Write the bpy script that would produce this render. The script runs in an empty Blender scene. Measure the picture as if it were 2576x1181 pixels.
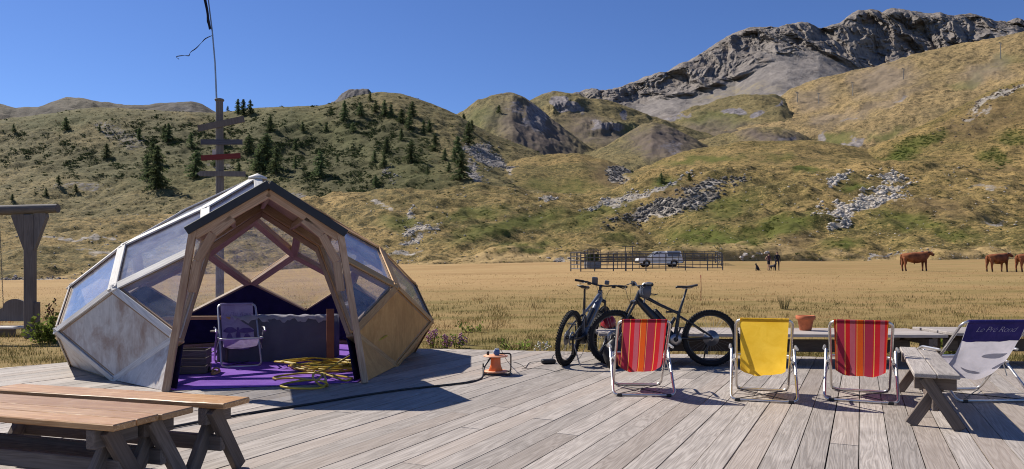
import bpy, bmesh, math, random
import numpy as np
from mathutils import Vector, Matrix

random.seed(7); np.random.seed(7)
SC = bpy.context.scene
COL = SC.collection
PI = math.pi
R = math.radians

# ------------------------------------------------------------------ camera
# photograph plane used for measuring: 2576 x 1181, horizon row 689, focal length 1807 of those pixels
FV, CXV, HV, EYE = 1806.8, 1288.0, 689.0, 1.2
cd = bpy.data.cameras.new('camera')
cam = bpy.data.objects.new('camera', cd); COL.objects.link(cam)
cd.sensor_fit = 'HORIZONTAL'; cd.sensor_width = 36.0
cd.lens = FV / 2576 * 36.0
cd.shift_y = (HV - 590.5) / 2576
cd.clip_start = 0.05; cd.clip_end = 20000
cam.location = (0, 0, EYE); cam.rotation_euler = (R(90), 0, 0)
SC.camera = cam

# ------------------------------------------------------------------ sky, sun, exposure
SUN_EL, SUN_AZ = 44.8, -56.0          # azimuth from +Y, negative = to the left
w = bpy.data.worlds.new('World'); SC.world = w; w.use_nodes = True
wn = w.node_tree; bg = wn.nodes['Background']
sky = wn.nodes.new('ShaderNodeTexSky'); sky.sky_type = 'NISHITA'; sky.sun_disc = False
sky.sun_elevation = R(SUN_EL); sky.sun_rotation = R(SUN_AZ)
sky.altitude = 2000; sky.air_density = 1.0; sky.dust_density = 0.2; sky.ozone_density = 5.0
hsv = wn.nodes.new('ShaderNodeHueSaturation'); hsv.inputs['Saturation'].default_value = 1.12; hsv.inputs['Hue'].default_value = .512
wn.links.new(sky.outputs[0], hsv.inputs['Color']); wn.links.new(hsv.outputs[0], bg.inputs[0]); bg.inputs[1].default_value = 0.087
sl = bpy.data.lights.new('sun', 'SUN'); sl.energy = 5.0; sl.angle = R(0.55); sl.color = (1.0, 0.94, 0.84)
so = bpy.data.objects.new('sun', sl); COL.objects.link(so)
sd = Vector((math.sin(R(SUN_AZ)) * math.cos(R(SUN_EL)), math.cos(R(SUN_AZ)) * math.cos(R(SUN_EL)), math.sin(R(SUN_EL))))
so.rotation_euler = sd.to_track_quat('Z', 'Y').to_euler(); so.location = (-20, 15, 25)
SC.view_settings.view_transform = 'Standard'; SC.view_settings.look = 'None'
SC.view_settings.gamma = 1.0; SC.view_settings.exposure = 0.48; SC.view_settings.use_curve_mapping = False
SC.render.engine = 'CYCLES'
SC.cycles.max_bounces = 8; SC.cycles.transparent_max_bounces = 24; SC.cycles.diffuse_bounces = 3
SC.cycles.use_denoising = True; SC.cycles.pixel_filter_type = 'BLACKMAN_HARRIS'; SC.cycles.filter_width = 1.05
try: SC.cycles.denoiser = 'OPENIMAGEDENOISE'
except Exception: pass

# ------------------------------------------------------------------ helpers
def at(u, v, Y):                       # a photo position at a given depth -> world point
    return Vector(((u - CXV) / FV * Y, Y, EYE + (HV - v) / FV * Y))
def on(u, v, z):                       # a photo position on a horizontal plane of height z
    Y = (EYE - z) * FV / (v - HV)
    return at(u, v, Y)
def P(px, py): return px / 1.21933, py / 1.21933      # full-size photo pixels -> measuring plane

def tag(o, label=None, cat=None, group=None, kind=None):
    if label: o['label'] = label
    if cat: o['category'] = cat
    if group: o['group'] = group
    if kind: o['kind'] = kind
    return o
def thing(name, label, cat, loc=(0, 0, 0), rz=0.0, group=None):
    o = bpy.data.objects.new(name, None); COL.objects.link(o)
    o.location = loc; o.rotation_euler = (0, 0, rz); o.empty_display_size = .1
    return tag(o, label, cat, group)
def link(name, me, parent=None):
    o = bpy.data.objects.new(name, me); COL.objects.link(o)
    if parent is not None: o.parent = parent
    return o
def copy_tree(o, parent=None):
    c = o.copy(); COL.objects.link(c); c.parent = parent
    for ch in list(o.children): copy_tree(ch, c)
    return c

def fast_mesh(name, V, F, mat=None, smooth=False):
    """V (n,3), F (m,3) or (m,4) arrays"""
    V = np.ascontiguousarray(V, np.float32); F = np.ascontiguousarray(F, np.int32)
    me = bpy.data.meshes.new(name)
    k = F.shape[1]
    me.vertices.add(len(V)); me.vertices.foreach_set('co', V.ravel())
    me.loops.add(F.size); me.loops.foreach_set('vertex_index', F.ravel())
    me.polygons.add(len(F)); me.polygons.foreach_set('loop_start', np.arange(0, F.size, k, dtype=np.int32))
    try: me.polygons.foreach_set('loop_total', np.full(len(F), k, np.int32))
    except Exception: pass
    if smooth: me.polygons.foreach_set('use_smooth', np.ones(len(F), bool))
    me.update(calc_edges=True); me.validate()
    if mat: me.materials.append(mat)
    return me

class MB:
    def __init__(s): s.v = []; s.f = []; s.sm = []; s.mi = []
    def add(s, vs, fs, smooth=False, mi=0):
        b = len(s.v); s.v += [tuple(x) for x in vs]
        for f in fs: s.f.append(tuple(b + i for i in f)); s.sm.append(smooth); s.mi.append(mi)
        return s
    def box(s, c, size, rot=None, mi=0, bev=0.0):
        x, y, z = [k / 2 for k in size]
        if bev > 0:
            return s.bevbox(c, size, rot, bev, mi)
        vs = [Vector((a * x, b * y, d * z)) for a in (-1, 1) for b in (-1, 1) for d in (-1, 1)]
        if rot is not None: vs = [rot @ q for q in vs]
        vs = [q + Vector(c) for q in vs]
        return s.add(vs, [(0, 1, 3, 2), (4, 6, 7, 5), (0, 4, 5, 1), (2, 3, 7, 6), (0, 2, 6, 4), (1, 5, 7, 3)], False, mi)
    def bevbox(s, c, size, rot, b, mi=0):
        x, y, z = [k / 2 for k in size]; b = min(b, x * .9, y * .9, z * .9)
        idx = {}; vs = []
        for sx in (-1, 1):
            for sy in (-1, 1):
                for sz in (-1, 1):
                    for ax in range(3):
                        q = [sx * x, sy * y, sz * z]
                        for k in range(3):
                            if k != ax: q[k] -= (sx, sy, sz)[k] * b
                        idx[(sx, sy, sz, ax)] = len(vs); vs.append(Vector(q))
        fs = []
        S = (-1, 1)
        for ax in range(3):
            o = [k for k in range(3) if k != ax]
            for sg in S:
                f = []
                for a, d in ((-1, -1), (1, -1), (1, 1), (-1, 1)):
                    k = [0, 0, 0]; k[ax] = sg; k[o[0]] = a; k[o[1]] = d
                    f.append(idx[(k[0], k[1], k[2], ax)])
                fs.append(f)
            for a in S:
                for d in S:       # edges along ax
                    k0 = [0, 0, 0]; k0[ax] = -1; k0[o[0]] = a; k0[o[1]] = d
                    k1 = list(k0); k1[ax] = 1
                    fs.append([idx[(*k0, o[0])], idx[(*k1, o[0])], idx[(*k1, o[1])], idx[(*k0, o[1])]])
        for sx in S:
            for sy in S:
                for sz in S: fs.append([idx[(sx, sy, sz, k)] for k in range(3)])
        if rot is not None: vs = [rot @ q for q in vs]
        vs = [q + Vector(c) for q in vs]
        return s.add(vs, fs, False, mi)
    def beam(s, a, b, wid, dep, up=(0, 0, 1), mi=0, bev=0.0, off=0.0):
        """box from a to b; dep along 'up' (made orthogonal), wid across"""
        a = Vector(a); b = Vector(b); d = (b - a); L = d.length; d.normalize()
        u = Vector(up); u = u - d * u.dot(d)
        if u.length < 1e-5: u = Vector((1, 0, 0)) - d * d.x
        u.normalize(); t = u.cross(d)
        M = Matrix((d, t, u)).transposed()
        return s.box((a + b) / 2 + u * off, (L, wid, dep), M, mi, bev)
    def tube(s, path, r, n=8, closed=False, cap=True, mi=0, smooth=True):
        path = [Vector(p) for p in path]; N = len(path)
        rs = r if isinstance(r, (list, tuple)) else [r] * N
        prev = None; rings = []; vs = []
        for i, p in enumerate(path):
            if closed: d = path[(i + 1) % N] - path[i - 1]
            else: d = path[min(i + 1, N - 1)] - path[max(i - 1, 0)]
            d.normalize()
            if prev is None:
                u = Vector((0, 0, 1)) if abs(d.z) < .9 else Vector((1, 0, 0))
            else: u = prev
            u = u - d * u.dot(d); u.normalize(); prev = u; t = d.cross(u)
            rings.append([len(vs) + k for k in range(n)])
            for k in range(n):
                a = 2 * PI * k / n
                vs.append(p + (u * math.cos(a) + t * math.sin(a)) * rs[i])
        fs = []
        for i in range(N if closed else N - 1):
            A, B = rings[i], rings[(i + 1) % N]
            for k in range(n): fs.append((A[k], A[(k + 1) % n], B[(k + 1) % n], B[k]))
        s.add(vs, fs, smooth, mi)
        if cap and not closed:
            s.add([vs[i] for i in rings[0]], [tuple(range(n))[::-1]], False, mi)
            s.add([vs[i] for i in rings[-1]], [tuple(range(n))], False, mi)
        return s
    def lathe(s, prof, n=24, c=(0, 0, 0), M=None, mi=0, smooth=True):
        vs = []
        for r, z in prof:
            for k in range(n):
                a = 2 * PI * k / n; q = Vector((r * math.cos(a), r * math.sin(a), z))
                if M is not None: q = M @ q
                vs.append(q + Vector(c))
        fs = []
        for i in range(len(prof) - 1):
            for k in range(n):
                fs.append((i * n + k, i * n + (k + 1) % n, (i + 1) * n + (k + 1) % n, (i + 1) * n + k))
        return s.add(vs, fs, smooth, mi)
    def prism(s, poly, h, up=(0, 0, 1), mi=0):
        up = Vector(up) * h; n = len(poly); a = [Vector(p) for p in poly]; b = [p - up for p in a]
        return s.add(a + b, [tuple(range(n)), tuple(range(2 * n - 1, n - 1, -1))] + [(i, n + i, n + (i + 1) % n, (i + 1) % n) for i in range(n)], False, mi)
    def mesh(s, name, mats):
        me = bpy.data.meshes.new(name); me.from_pydata(s.v, [], s.f)
        me.polygons.foreach_set('use_smooth', s.sm); me.polygons.foreach_set('material_index', s.mi)
        bm = bmesh.new(); bm.from_mesh(me); bmesh.ops.recalc_face_normals(bm, faces=bm.faces); bm.to_mesh(me); bm.free()
        for m in (mats if isinstance(mats, (list, tuple)) else [mats]): me.materials.append(m)
        return me
    def build(s, name, mats, parent=None):
        return link(name, s.mesh(name, mats), parent)

def arc_corner(a, b, c, r, n=5):
    """points rounding the corner b between a and c"""
    a, b, c = Vector(a), Vector(b), Vector(c)
    d1 = (a - b).normalized(); d2 = (c - b).normalized()
    p, q = b + d1 * r, b + d2 * r
    return [(p * (1 - t) ** 2 + b * 2 * t * (1 - t) + q * t * t) for t in [i / n for i in range(n + 1)]]
def rounded(pts, r, n=5, closed=False):
    out = []; N = len(pts)
    for i in range(N):
        if not closed and i in (0, N - 1): out.append(Vector(pts[i])); continue
        out += arc_corner(pts[i - 1], pts[i], pts[(i + 1) % N], r, n)
    return out

# ------------------------------------------------------------------ numpy noise
_perm = np.random.RandomState(3).permutation(512)
_perm = np.concatenate([_perm, _perm, _perm])
_gr = np.random.RandomState(4).randn(512, 2); _gr /= np.linalg.norm(_gr, axis=1)[:, None]
def perlin(x, y):
    xi = np.floor(x).astype(int); yi = np.floor(y).astype(int); xf = x - xi; yf = y - yi
    def g(a, b):
        h = _perm[(_perm[(xi + a) & 511] + yi + b) & 511]
        v = _gr[h]; return v[..., 0] * (xf - a) + v[..., 1] * (yf - b)
    u = xf ** 3 * (xf * (xf * 6 - 15) + 10); v = yf ** 3 * (yf * (yf * 6 - 15) + 10)
    return ((g(0, 0) * (1 - u) + g(1, 0) * u) * (1 - v) + (g(0, 1) * (1 - u) + g(1, 1) * u) * v) * 1.5
def fbm(x, y, o=5, lac=2.03, gain=.5):
    s = 0; a = 1
    for i in range(o): s = s + a * perlin(x + 17.3 * i, y - 9.1 * i); x = x * lac; y = y * lac; a *= gain
    return s
def ridged(x, y, o=5, gain=.55):
    s = 0; a = 1
    for i in range(o): s = s + a * (1 - 2 * np.abs(perlin(x + 31.7 * i, y + 5.3 * i))); x = x * 2.07; y = y * 2.07; a *= gain
    return s

# ------------------------------------------------------------------ materials
class NT:
    def __init__(s, name):
        s.m = bpy.data.materials.new(name); s.m.use_nodes = True; s.t = s.m.node_tree
        s.b = s.t.nodes['Principled BSDF']; s.out = s.t.nodes['Material Output']
    def n(s, typ, **kw):
        o = s.t.nodes.new('ShaderNode' + typ)
        for k, v in kw.items(): setattr(o, k, v)
        return o
    def set(s, sock, val):
        if hasattr(val, 'links') or isinstance(val, bpy.types.NodeSocket): s.t.links.new(val, sock)
        else: sock.default_value = val
    def coord(s, kind='Object'): return s.n('TexCoord').outputs[kind]
    def mapping(s, vec, scale=(1, 1, 1), loc=(0, 0, 0), rot=(0, 0, 0)):
        o = s.n('Mapping'); s.set(o.inputs['Vector'], vec); s.set(o.inputs['Scale'], scale); s.set(o.inputs['Location'], loc); s.set(o.inputs['Rotation'], rot)
        return o.outputs[0]
    def noise(s, vec, scale, detail=4, rough=.55, dist=0.0, out=0):
        o = s.n('TexNoise'); s.set(o.inputs['Vector'], vec); s.set(o.inputs['Scale'], scale); s.set(o.inputs['Detail'], detail)
        s.set(o.inputs['Roughness'], rough); s.set(o.inputs['Distortion'], dist); return o.outputs[out]
    def ramp(s, fac, stops, interp='LINEAR'):
        o = s.n('ValToRGB'); s.set(o.inputs[0], fac); o.color_ramp.interpolation = interp
        e = o.color_ramp.elements
        while len(e) < len(stops): e.new(.5)
        for i, (p, c) in enumerate(stops):
            e[i].position = p; e[i].color = (*c, 1) if len(c) == 3 else c
        return o.outputs[0]
    def rng(s, fac, a, b, c=0.0, d=1.0):
        o = s.n('MapRange'); s.set(o.inputs[0], fac); s.set(o.inputs[1], a); s.set(o.inputs[2], b); s.set(o.inputs[3], c); s.set(o.inputs[4], d)
        return o.outputs[0]
    def math(s, op, a, b=0.0):
        o = s.n('Math', operation=op); s.set(o.inputs[0], a); s.set(o.inputs[1], b); return o.outputs[0]
    def mix(s, fac, a, b, blend='MIX'):
        o = s.n('Mix', data_type='RGBA', blend_type=blend)
        s.set(o.inputs[0], fac)
        s.set(o.inputs[6], a if not (isinstance(a, tuple) and len(a) == 3) else (*a, 1))
        s.set(o.inputs[7], b if not (isinstance(b, tuple) and len(b) == 3) else (*b, 1))
        return o.outputs[2]
    def bump(s, h, strength=.3, dist=.02):
        o = s.n('Bump'); s.set(o.inputs['Height'], h); s.set(o.inputs['Strength'], strength); s.set(o.inputs['Distance'], dist)
        s.t.links.new(o.outputs[0], s.b.inputs['Normal'])
    def col(s, c): s.set(s.b.inputs['Base Color'], c)
    def fin(s, rough=.7, spec=.3, metal=0.0):
        s.set(s.b.inputs['Roughness'], rough); s.set(s.b.inputs['Specular IOR Level'], spec); s.set(s.b.inputs['Metallic'], metal)
        return s.m

def wood(name, dark, light, stain=(.1, .09, .09), axis=0, grain=1.0, rough=.75, spec=.25, vary=.35, stain_amt=.35, bumps=.35, streak=None):
    t = NT(name); oi = t.n('ObjectInfo'); co = t.coord('Object')
    add = t.n('VectorMath', operation='ADD'); t.set(add.inputs[0], co)
    sc = t.n('VectorMath', operation='SCALE'); cb = t.n('CombineXYZ')
    for k in range(3): t.set(cb.inputs[k], oi.outputs['Random'])
    t.set(sc.inputs[0], cb.outputs[0]); t.set(sc.inputs[3], 37.0); t.set(add.inputs[1], sc.outputs[0])
    s = [9.0 * grain] * 3; s[axis] = .55 * grain
    v = t.mapping(add.outputs[0], tuple(s))
    n1 = t.noise(v, 1.0, 3, .5, 1.2)                     # cathedral figure
    rings = t.math('FRACT', t.math('MULTIPLY', n1, 9.0))
    rings = t.rng(t.math('ABSOLUTE', t.math('SUBTRACT', rings, .5)), 0, .5, 0, 1)
    s2 = [160.0 * grain] * 3; s2[axis] = 3.0 * grain
    fine = t.noise(t.mapping(add.outputs[0], tuple(s2)), 1.0, 3, .6)
    blot = t.noise(add.outputs[0], 2.3, 4, .6)
    g = t.math('ADD', t.math('MULTIPLY', rings, .36), t.math('MULTIPLY', fine, .84))
    c = t.mix(t.rng(g, .25, .95), dark, light)
    c = t.mix(t.math('MULTIPLY', t.rng(blot, .48, .75), stain_amt), c, stain)
    if streak:
        sv = [60.0] * 3; sv[axis] = 1.6; sn = t.noise(t.mapping(add.outputs[0], tuple(sv)), 1.0, 4, .7); c = t.mix(t.rng(sn, .52, .68, 0, .8), c, streak)
    rr = t.math('FRACT', t.math('MULTIPLY', oi.outputs['Random'], 91.7)); c = t.mix(t.rng(rr, .6, 1.0, 0, .38), c, tuple(k * f for k, f in zip(light, (.68, .58, .5))))
    br = t.rng(oi.outputs['Random'], 0, 1, 1 - vary, 1 + vary * .45)
    hs = t.n('HueSaturation'); t.set(hs.inputs['Value'], br); t.set(hs.inputs['Color'], c)
    t.col(hs.outputs[0]); t.bump(g, bumps, .004)
    return t.fin(rough, spec)

def plain(name, c, rough=.6, spec=.3, metal=0.0, vary=.18, scale=6.0, bump=0.0):
    t = NT(name); n = t.noise(t.coord('Object'), scale, 4, .6)
    t.col(t.mix(t.rng(n, .3, .7), tuple(k * (1 - vary) for k in c), tuple(min(1, k * (1 + vary)) for k in c)))
    if bump: t.bump(n, bump, .01)
    return t.fin(rough, spec, metal)

M = {}
M['deck'] = wood('deck_wood', (.21, .18, .156), (.475, .423, .378), (.18, .158, .14), 0, .9, .7, .3, .24, .4, .5)
M['bench_top'] = wood('varnished_bench_wood', (.27, .12, .042), (.54, .305, .125), (.54, .36, .2), 0, 1.0, .36, .45, .2, .55, .35, (.74, .5, .27))
M['bench_old'] = wood('old_bench_wood', (.23, .2, .18), (.47, .42, .38), (.12, .1, .09), 0, 1.0, .7, .3, .2, .55, .4)
M['bench_leg'] = wood('dark_bench_wood', (.1, .08, .068), (.21, .17, .145), (.06, .05, .045), 0, 1.0, .75, .25, .2, .4, .4)
M['beam'] = wood('inner_beam_wood', (.27, .17, .1), (.5, .355, .235), (.12, .06, .04), 0, 1.0, .65, .3, .2, .4, .3)
M['post'] = wood('porch_post_wood', (.33, .19, .115), (.6, .42, .285), (.2, .11, .08), 0, 1.0, .65, .3, .15, .35, .3)
M['trim_grey'] = wood('weathered_trim', (.45, .42, .39), (.75, .72, .67), (.26, .24, .22), 0, 1.0, .65, .35, .15, .3, .3)
M['trim_gold'] = wood('golden_trim', (.38, .19, .07), (.68, .42, .18), (.4, .22, .09), 0, 1.0, .6, .35, .15, .3, .3)
M['timber'] = wood('grey_timber', (.11, .1, .1), (.21, .19, .185), (.05, .045, .045), 2, .7, .8, .2, .15, .4, .5)
M['table'] = wood('table_wood', (.25, .21, .19), (.5, .45, .41), (.16, .14, .13), 0, .9, .7, .3, .2, .45, .4)
M['brown'] = plain('brown_board', (.3, .12, .06), .6)

# ------------------------------------------------------------------ terrain materials
def terrain_mat(name, tan, olive, green, heath, rock_l, rock_d, s=1.0, rock_scale=1.0, bmp=.6, bdist=.6):
    t = NT(name); co = t.coord('Object')
    at_ = t.n('Attribute', attribute_name='mask'); sep = t.n('SeparateColor'); t.set(sep.inputs[0], at_.outputs['Color'])
    n1 = t.noise(co, .012 * s, 5, .62, .6); n2 = t.noise(co, .055 * s, 6, .68, .4); n3 = t.noise(co, .5 * s, 5, .72)
    n4 = t.noise(co, 2.2 * s, 3, .7)
    k = t.math('ADD', t.math('MULTIPLY', n1, .5), t.math('ADD', t.math('MULTIPLY', n2, .55), t.math('MULTIPLY', n3, .32)))
    c = t.mix(t.rng(k, .58, .86), olive, tan)
    # tussocks: darker, browner clumps
    c = t.mix(t.rng(n3, .5, .62, 0, .9), c, tuple(x * .6 for x in olive))
    mott = t.math('ADD', t.math('MULTIPLY', n3, .5), t.math('MULTIPLY', n4, .5))
    c = t.mix(t.rng(mott, .5, .575, 0, .85), c, tuple(x * .42 for x in olive))
    c = t.mix(t.rng(mott, .47, .41, 0, .55), c, tuple(min(1, x * 1.18) for x in tan))
    g = t.math('MULTIPLY', sep.outputs['Green'], t.rng(t.math('ADD', n2, t.math('MULTIPLY', n3, .5)), .42, .66))
    c = t.mix(g, c, green)
    h = t.math('MULTIPLY', sep.outputs['Blue'], t.rng(t.math('ADD', n2, t.math('MULTIPLY', n3, .6)), .5, .74))
    c = t.mix(h, c, heath)
    dr = t.n('Attribute', attribute_name='dry'); c = t.mix(t.math('MULTIPLY', dr.outputs['Fac'], t.rng(n2, .3, .55, .55, 1.0)), c, t.mix(t.rng(n3, .4, .65), (.4, .28, .13), (.28, .195, .085)))
    rn = t.noise(co, .35 * rock_scale, 6, .75, .8)
    rk = t.mix(t.rng(rn, .38, .62), rock_d, rock_l)
    vo = t.n('TexVoronoi', feature='F1'); t.set(vo.inputs['Vector'], co); t.set(vo.inputs['Scale'], .6 * rock_scale)
    rk = t.mix(t.rng(vo.outputs['Distance'], .2, .9, 0, .5), rk, tuple(x * .7 for x in rock_d))
    rf = t.rng(t.math('ADD', sep.outputs['Red'], t.math('MULTIPLY', t.math('SUBTRACT', n3, .5), .9)), .42, .58)
    c = t.mix(rf, c, rk)
    t.col(c)
    t.bump(t.math('ADD', t.math('MULTIPLY', n3, .8), t.math('ADD', t.math('MULTIPLY', n4, .35), t.math('MULTIPLY', rn, .4))), bmp, bdist)
    return t.fin(.92, .1)

TAN, OLIVE = (.36, .24, .095), (.108, .09, .03)
M['hill_near'] = terrain_mat('near_hill_ground', TAN, OLIVE, (.082, .09, .018), (.13, .088, .045), (.46, .41, .35), (.2, .175, .145), 1.0, 1.4, .7, .5)
M['hill_left'] = terrain_mat('left_hill_ground', (.26, .195, .085), (.11, .098, .04), (.075, .083, .026), (.07, .066, .026), (.32, .285, .26), (.13, .118, .108), 1.0, 1.2, .8, .7)
M['hill_mid'] = terrain_mat('middle_hill_ground', (.27, .2, .085), (.12, .105, .05), (.1, .115, .035), (.135, .105, .085), (.3, .27, .27), (.11, .1, .105), .5, .5, .7, 1.2)
M['hill_far'] = terrain_mat('lift_slope_ground', (.34, .235, .11), (.19, .145, .07), (.11, .115, .035), (.2, .155, .11), (.34, .3, .27), (.16, .14, .13), .3, .3, .6, 2.0)
M['ridge_far'] = terrain_mat('far_ridge_ground', (.15, .12, .085), (.1, .09, .07), (.07, .07, .04), (.085, .075, .065), (.18, .16, .155), (.09, .085, .085), .25, .25, .6, 2.5)
def meadow_mat():
    t = NT('dry_meadow'); co = t.coord('Object')
    n1 = t.noise(t.mapping(co, (.5, 1, 1)), .09, 5, .65, .8); n2 = t.noise(t.mapping(co, (.25, 1, 1)), .5, 6, .72); n3 = t.noise(co, 6.0, 4, .75)
    c = t.mix(t.rng(t.math('ADD', n1, t.math('MULTIPLY', n2, .6)), .66, .98), (.31, .198, .09), (.44, .295, .14))
    c = t.mix(t.math('MULTIPLY', t.rng(n2, .5, .68), .6), c, (.22, .15, .06))
    c = t.mix(t.math('MULTIPLY', t.rng(n1, .54, .7), .35), c, (.2, .165, .07))
    at_ = t.n('Attribute', attribute_name='mask'); sep = t.n('SeparateColor'); t.set(sep.inputs[0], at_.outputs['Color'])
    g = t.math('MULTIPLY', sep.outputs['Green'], t.rng(t.math('ADD', n2, t.math('MULTIPLY', n1, .6)), .6, .95))
    c = t.mix(g, c, (.125, .105, .032))
    c = t.mix(t.rng(n3, .45, .75, 0, .5), c, (.2, .14, .055))
    t.col(c); t.bump(t.math('ADD', n3, n2), .6, .08)
    return t.fin(.95, .08)
M['meadow'] = meadow_mat()
def rock_mat(name, l, d, s):
    t = NT(name); co = t.coord('Object'); n = t.noise(co, s, 6, .7, .6); n2 = t.noise(co, s * 7, 3, .7)
    c = t.mix(t.rng(n, .35, .65), d, l); c = t.mix(t.rng(n2, .5, .8, 0, .5), c, tuple(x * .6 for x in d))
    t.col(c); t.bump(t.math('ADD', n, n2), .5, .1); return t.fin(.9, .15)
M['rock_pale'] = rock_mat('pale_rock', (.6, .54, .47), (.33, .29, .25), .8)
M['rock_grey'] = rock_mat('grey_rock', (.4, .36, .33), (.2, .18, .165), .6)
M['rock_dark'] = rock_mat('dark_rock', (.19, .17, .15), (.075, .068, .06), .7)

# ------------------------------------------------------------------ terrain sheets
def curve(pts, u, sm=0):
    a = np.array(pts, float); y = np.interp(u, a[:, 0], a[:, 1])
    if sm:
        k = np.exp(-np.linspace(-2, 2, 2 * sm + 1) ** 2); k /= k.sum()
        y = np.convolve(np.pad(y, sm, mode='edge'), k, 'valid')
    return y
def blobs(u, v, L, jit=0.0):
    s = np.zeros_like(u)
    ju = fbm(u / 60, v / 40, 3) * 22; jv = fbm(u / 55 + 9, v / 35 + 4, 3) * 12
    for cx, cy, rx, ry, an, st in L:
        a = R(an); du = u + ju - cx; dv = v + jv - cy
        x = (du * math.cos(a) + dv * math.sin(a)) / rx; y = (-du * math.sin(a) + dv * math.cos(a)) / ry
        s = np.maximum(s, st * np.clip(1.6 - 1.3 * np.sqrt(x * x + y * y), 0, 1))
    return s
class Sheet: pass
SHEETS = {}
def sheet(name, key, curves, u0, u1, nu, nr, mat, noise=(), back=None, rock=(), green=(), heath=(), base_mask=(0, 0, 0), warp=None, sm=0, rock_slope=None, fn=None):
    """curves: front-to-back list of (Y or [(u,Y)], [(u,v)]); rows are interpolated between them."""
    u = np.linspace(u0, u1, nu)
    Ys, Zs = [], []
    for yy, pts in curves:
        v = curve(pts, u, sm) if not callable(pts) else pts(u)
        Y = np.full_like(u, yy) if np.isscalar(yy) else curve(yy, u, 6)
        Ys.append(Y); Zs.append(EYE + (HV - v) / FV * Y)
    if back:
        Ys.append(Ys[-1] + back[0]); Zs.append(Zs[-1] - back[1])
        nr = list(nr) + [back[2] if len(back) > 2 else 8]
    Ys = np.array(Ys); Zs = np.array(Zs); n = len(Ys)
    rowsY, rowsZ, T = [], [], []
    # tangents
    for i in range(n - 1):
        m0Y = (Ys[min(i + 1, n - 1)] - Ys[max(i - 1, 0)]) * .5; m1Y = (Ys[min(i + 2, n - 1)] - Ys[i]) * .5
        m0Z = (Zs[min(i + 1, n - 1)] - Zs[max(i - 1, 0)]) * .5; m1Z = (Zs[min(i + 2, n - 1)] - Zs[i]) * .5
        for k in range(nr[i] + (1 if i == n - 2 else 0)):
            t = k / nr[i]; h00 = 2 * t ** 3 - 3 * t * t + 1; h10 = t ** 3 - 2 * t * t + t; h01 = -2 * t ** 3 + 3 * t * t; h11 = t ** 3 - t * t
            rowsY.append(h00 * Ys[i] + h10 * m0Y + h01 * Ys[i + 1] + h11 * m1Y)
            rowsZ.append(h00 * Zs[i] + h10 * m0Z + h01 * Zs[i + 1] + h11 * m1Z); T.append(i + t)
    Y = np.array(rowsY); Z = np.array(rowsZ); T = np.array(T)[:, None]
    X = (u[None, :] - CXV) / FV * Y
    for amp, sc, o in noise: Z = Z + amp * fbm(X / sc + 3.1, Y / sc + 1.7, o)
    if fn: X, Y, Z = fn(X, Y, Z, T)
    uu = CXV + FV * X / Y; vv = HV - (Z - EYE) / Y * FV
    nrr, ncc = X.shape
    V = np.stack([X, Y, Z], -1).reshape(-1, 3)
    I = np.arange(nrr * ncc).reshape(nrr, ncc)
    F = np.stack([I[:-1, :-1], I[:-1, 1:], I[1:, 1:], I[1:, :-1]], -1).reshape(-1, 4)
    me = fast_mesh(name, V, F, mat, name != 'mountain')
    m = np.zeros((nrr, ncc, 4), np.float32); m[..., 3] = 1
    m[..., 0] = np.maximum(base_mask[0], blobs(uu, vv, rock)); m[..., 1] = np.maximum(base_mask[1], blobs(uu, vv, green)); m[..., 2] = np.maximum(base_mask[2], blobs(uu, vv, heath))
    if rock_slope is not None:
        gy = np.gradient(Z, axis=0) / (np.abs(np.gradient(Y, axis=0)) + 1e-3)
        m[..., 0] = np.maximum(m[..., 0], np.clip((gy - rock_slope[0]) / rock_slope[1], 0, 1))
    at_ = me.attributes.new('mask', 'FLOAT_COLOR', 'POINT'); at_.data.foreach_set('color', m.ravel())
    if key == 'FH':
        dry = np.clip(1.25 - T / .2 + 1.1 * fbm(uu / 90, vv / 22, 3), 0, 1); me.attributes.new('dry', 'FLOAT', 'POINT').data.foreach_set('value', np.ascontiguousarray(dry, np.float32).ravel())
    o = link(name, me); tag(o, kind='structure')
    s = Sheet(); s.V = V.reshape(nrr, ncc, 3); s.u = uu; s.v = vv; s.m = m; s.T = np.broadcast_to(T, X.shape); s.o = o; s.n_front = len(curves) - 1
    SHEETS[key] = s
    return s
def ground_at(key, u, v):
    s = SHEETS[key]; d = (s.u - u) ** 2 + (s.v - v) ** 2 + (s.T > s.n_front + .1) * 1e6
    i = np.unravel_index(np.argmin(d), d.shape); return Vector(s.V[i])

# meadow ------------------------------------------------------------
_g = np.array([(-60, 0), (11, 0), (14, .015), (20, .07), (30, .17), (42, .29), (50, .375), (57, .42), (70, .475), (82, .6), (90, .71), (112, 1.0), (125, 1.12), (150, 1.2)])
_v110 = np.array([(-900, 712), (0, 706), (300, 700), (600, 686), (950, 666), (1300, 659), (1700, 654), (2100, 655), (2600, 648), (3600, 640)])
def meadow_z(X, Y):
    Yc = np.maximum(Y, 6.0); u = np.clip(CXV + FV * X / Yc, -900, 3600)
    z110 = EYE + (HV - np.interp(u, _v110[:, 0], _v110[:, 1])) / FV * 110
    g = np.interp(Y, _g[:, 0], _g[:, 1])
    und = (fbm(X / 9., Y / 9., 3) * .05 + fbm(X / 2.2, Y / 2.2, 2) * .02) * np.clip((Y - 9) / 10, .15, 1)
    return -.12 + (z110 + .12) * g + und
rowsY = np.concatenate([np.linspace(-60, 9, 16), np.linspace(9.5, 40, 110), np.linspace(40.5, 150, 140)])
cols = np.linspace(-1, 1, 330)
mY = np.repeat(rowsY[:, None], len(cols), 1); mX = cols[None, :] * (34 + 1.25 * np.maximum(mY, 0))
mZ = meadow_z(mX, mY)
I = np.arange(mX.size).reshape(mX.shape)
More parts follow.
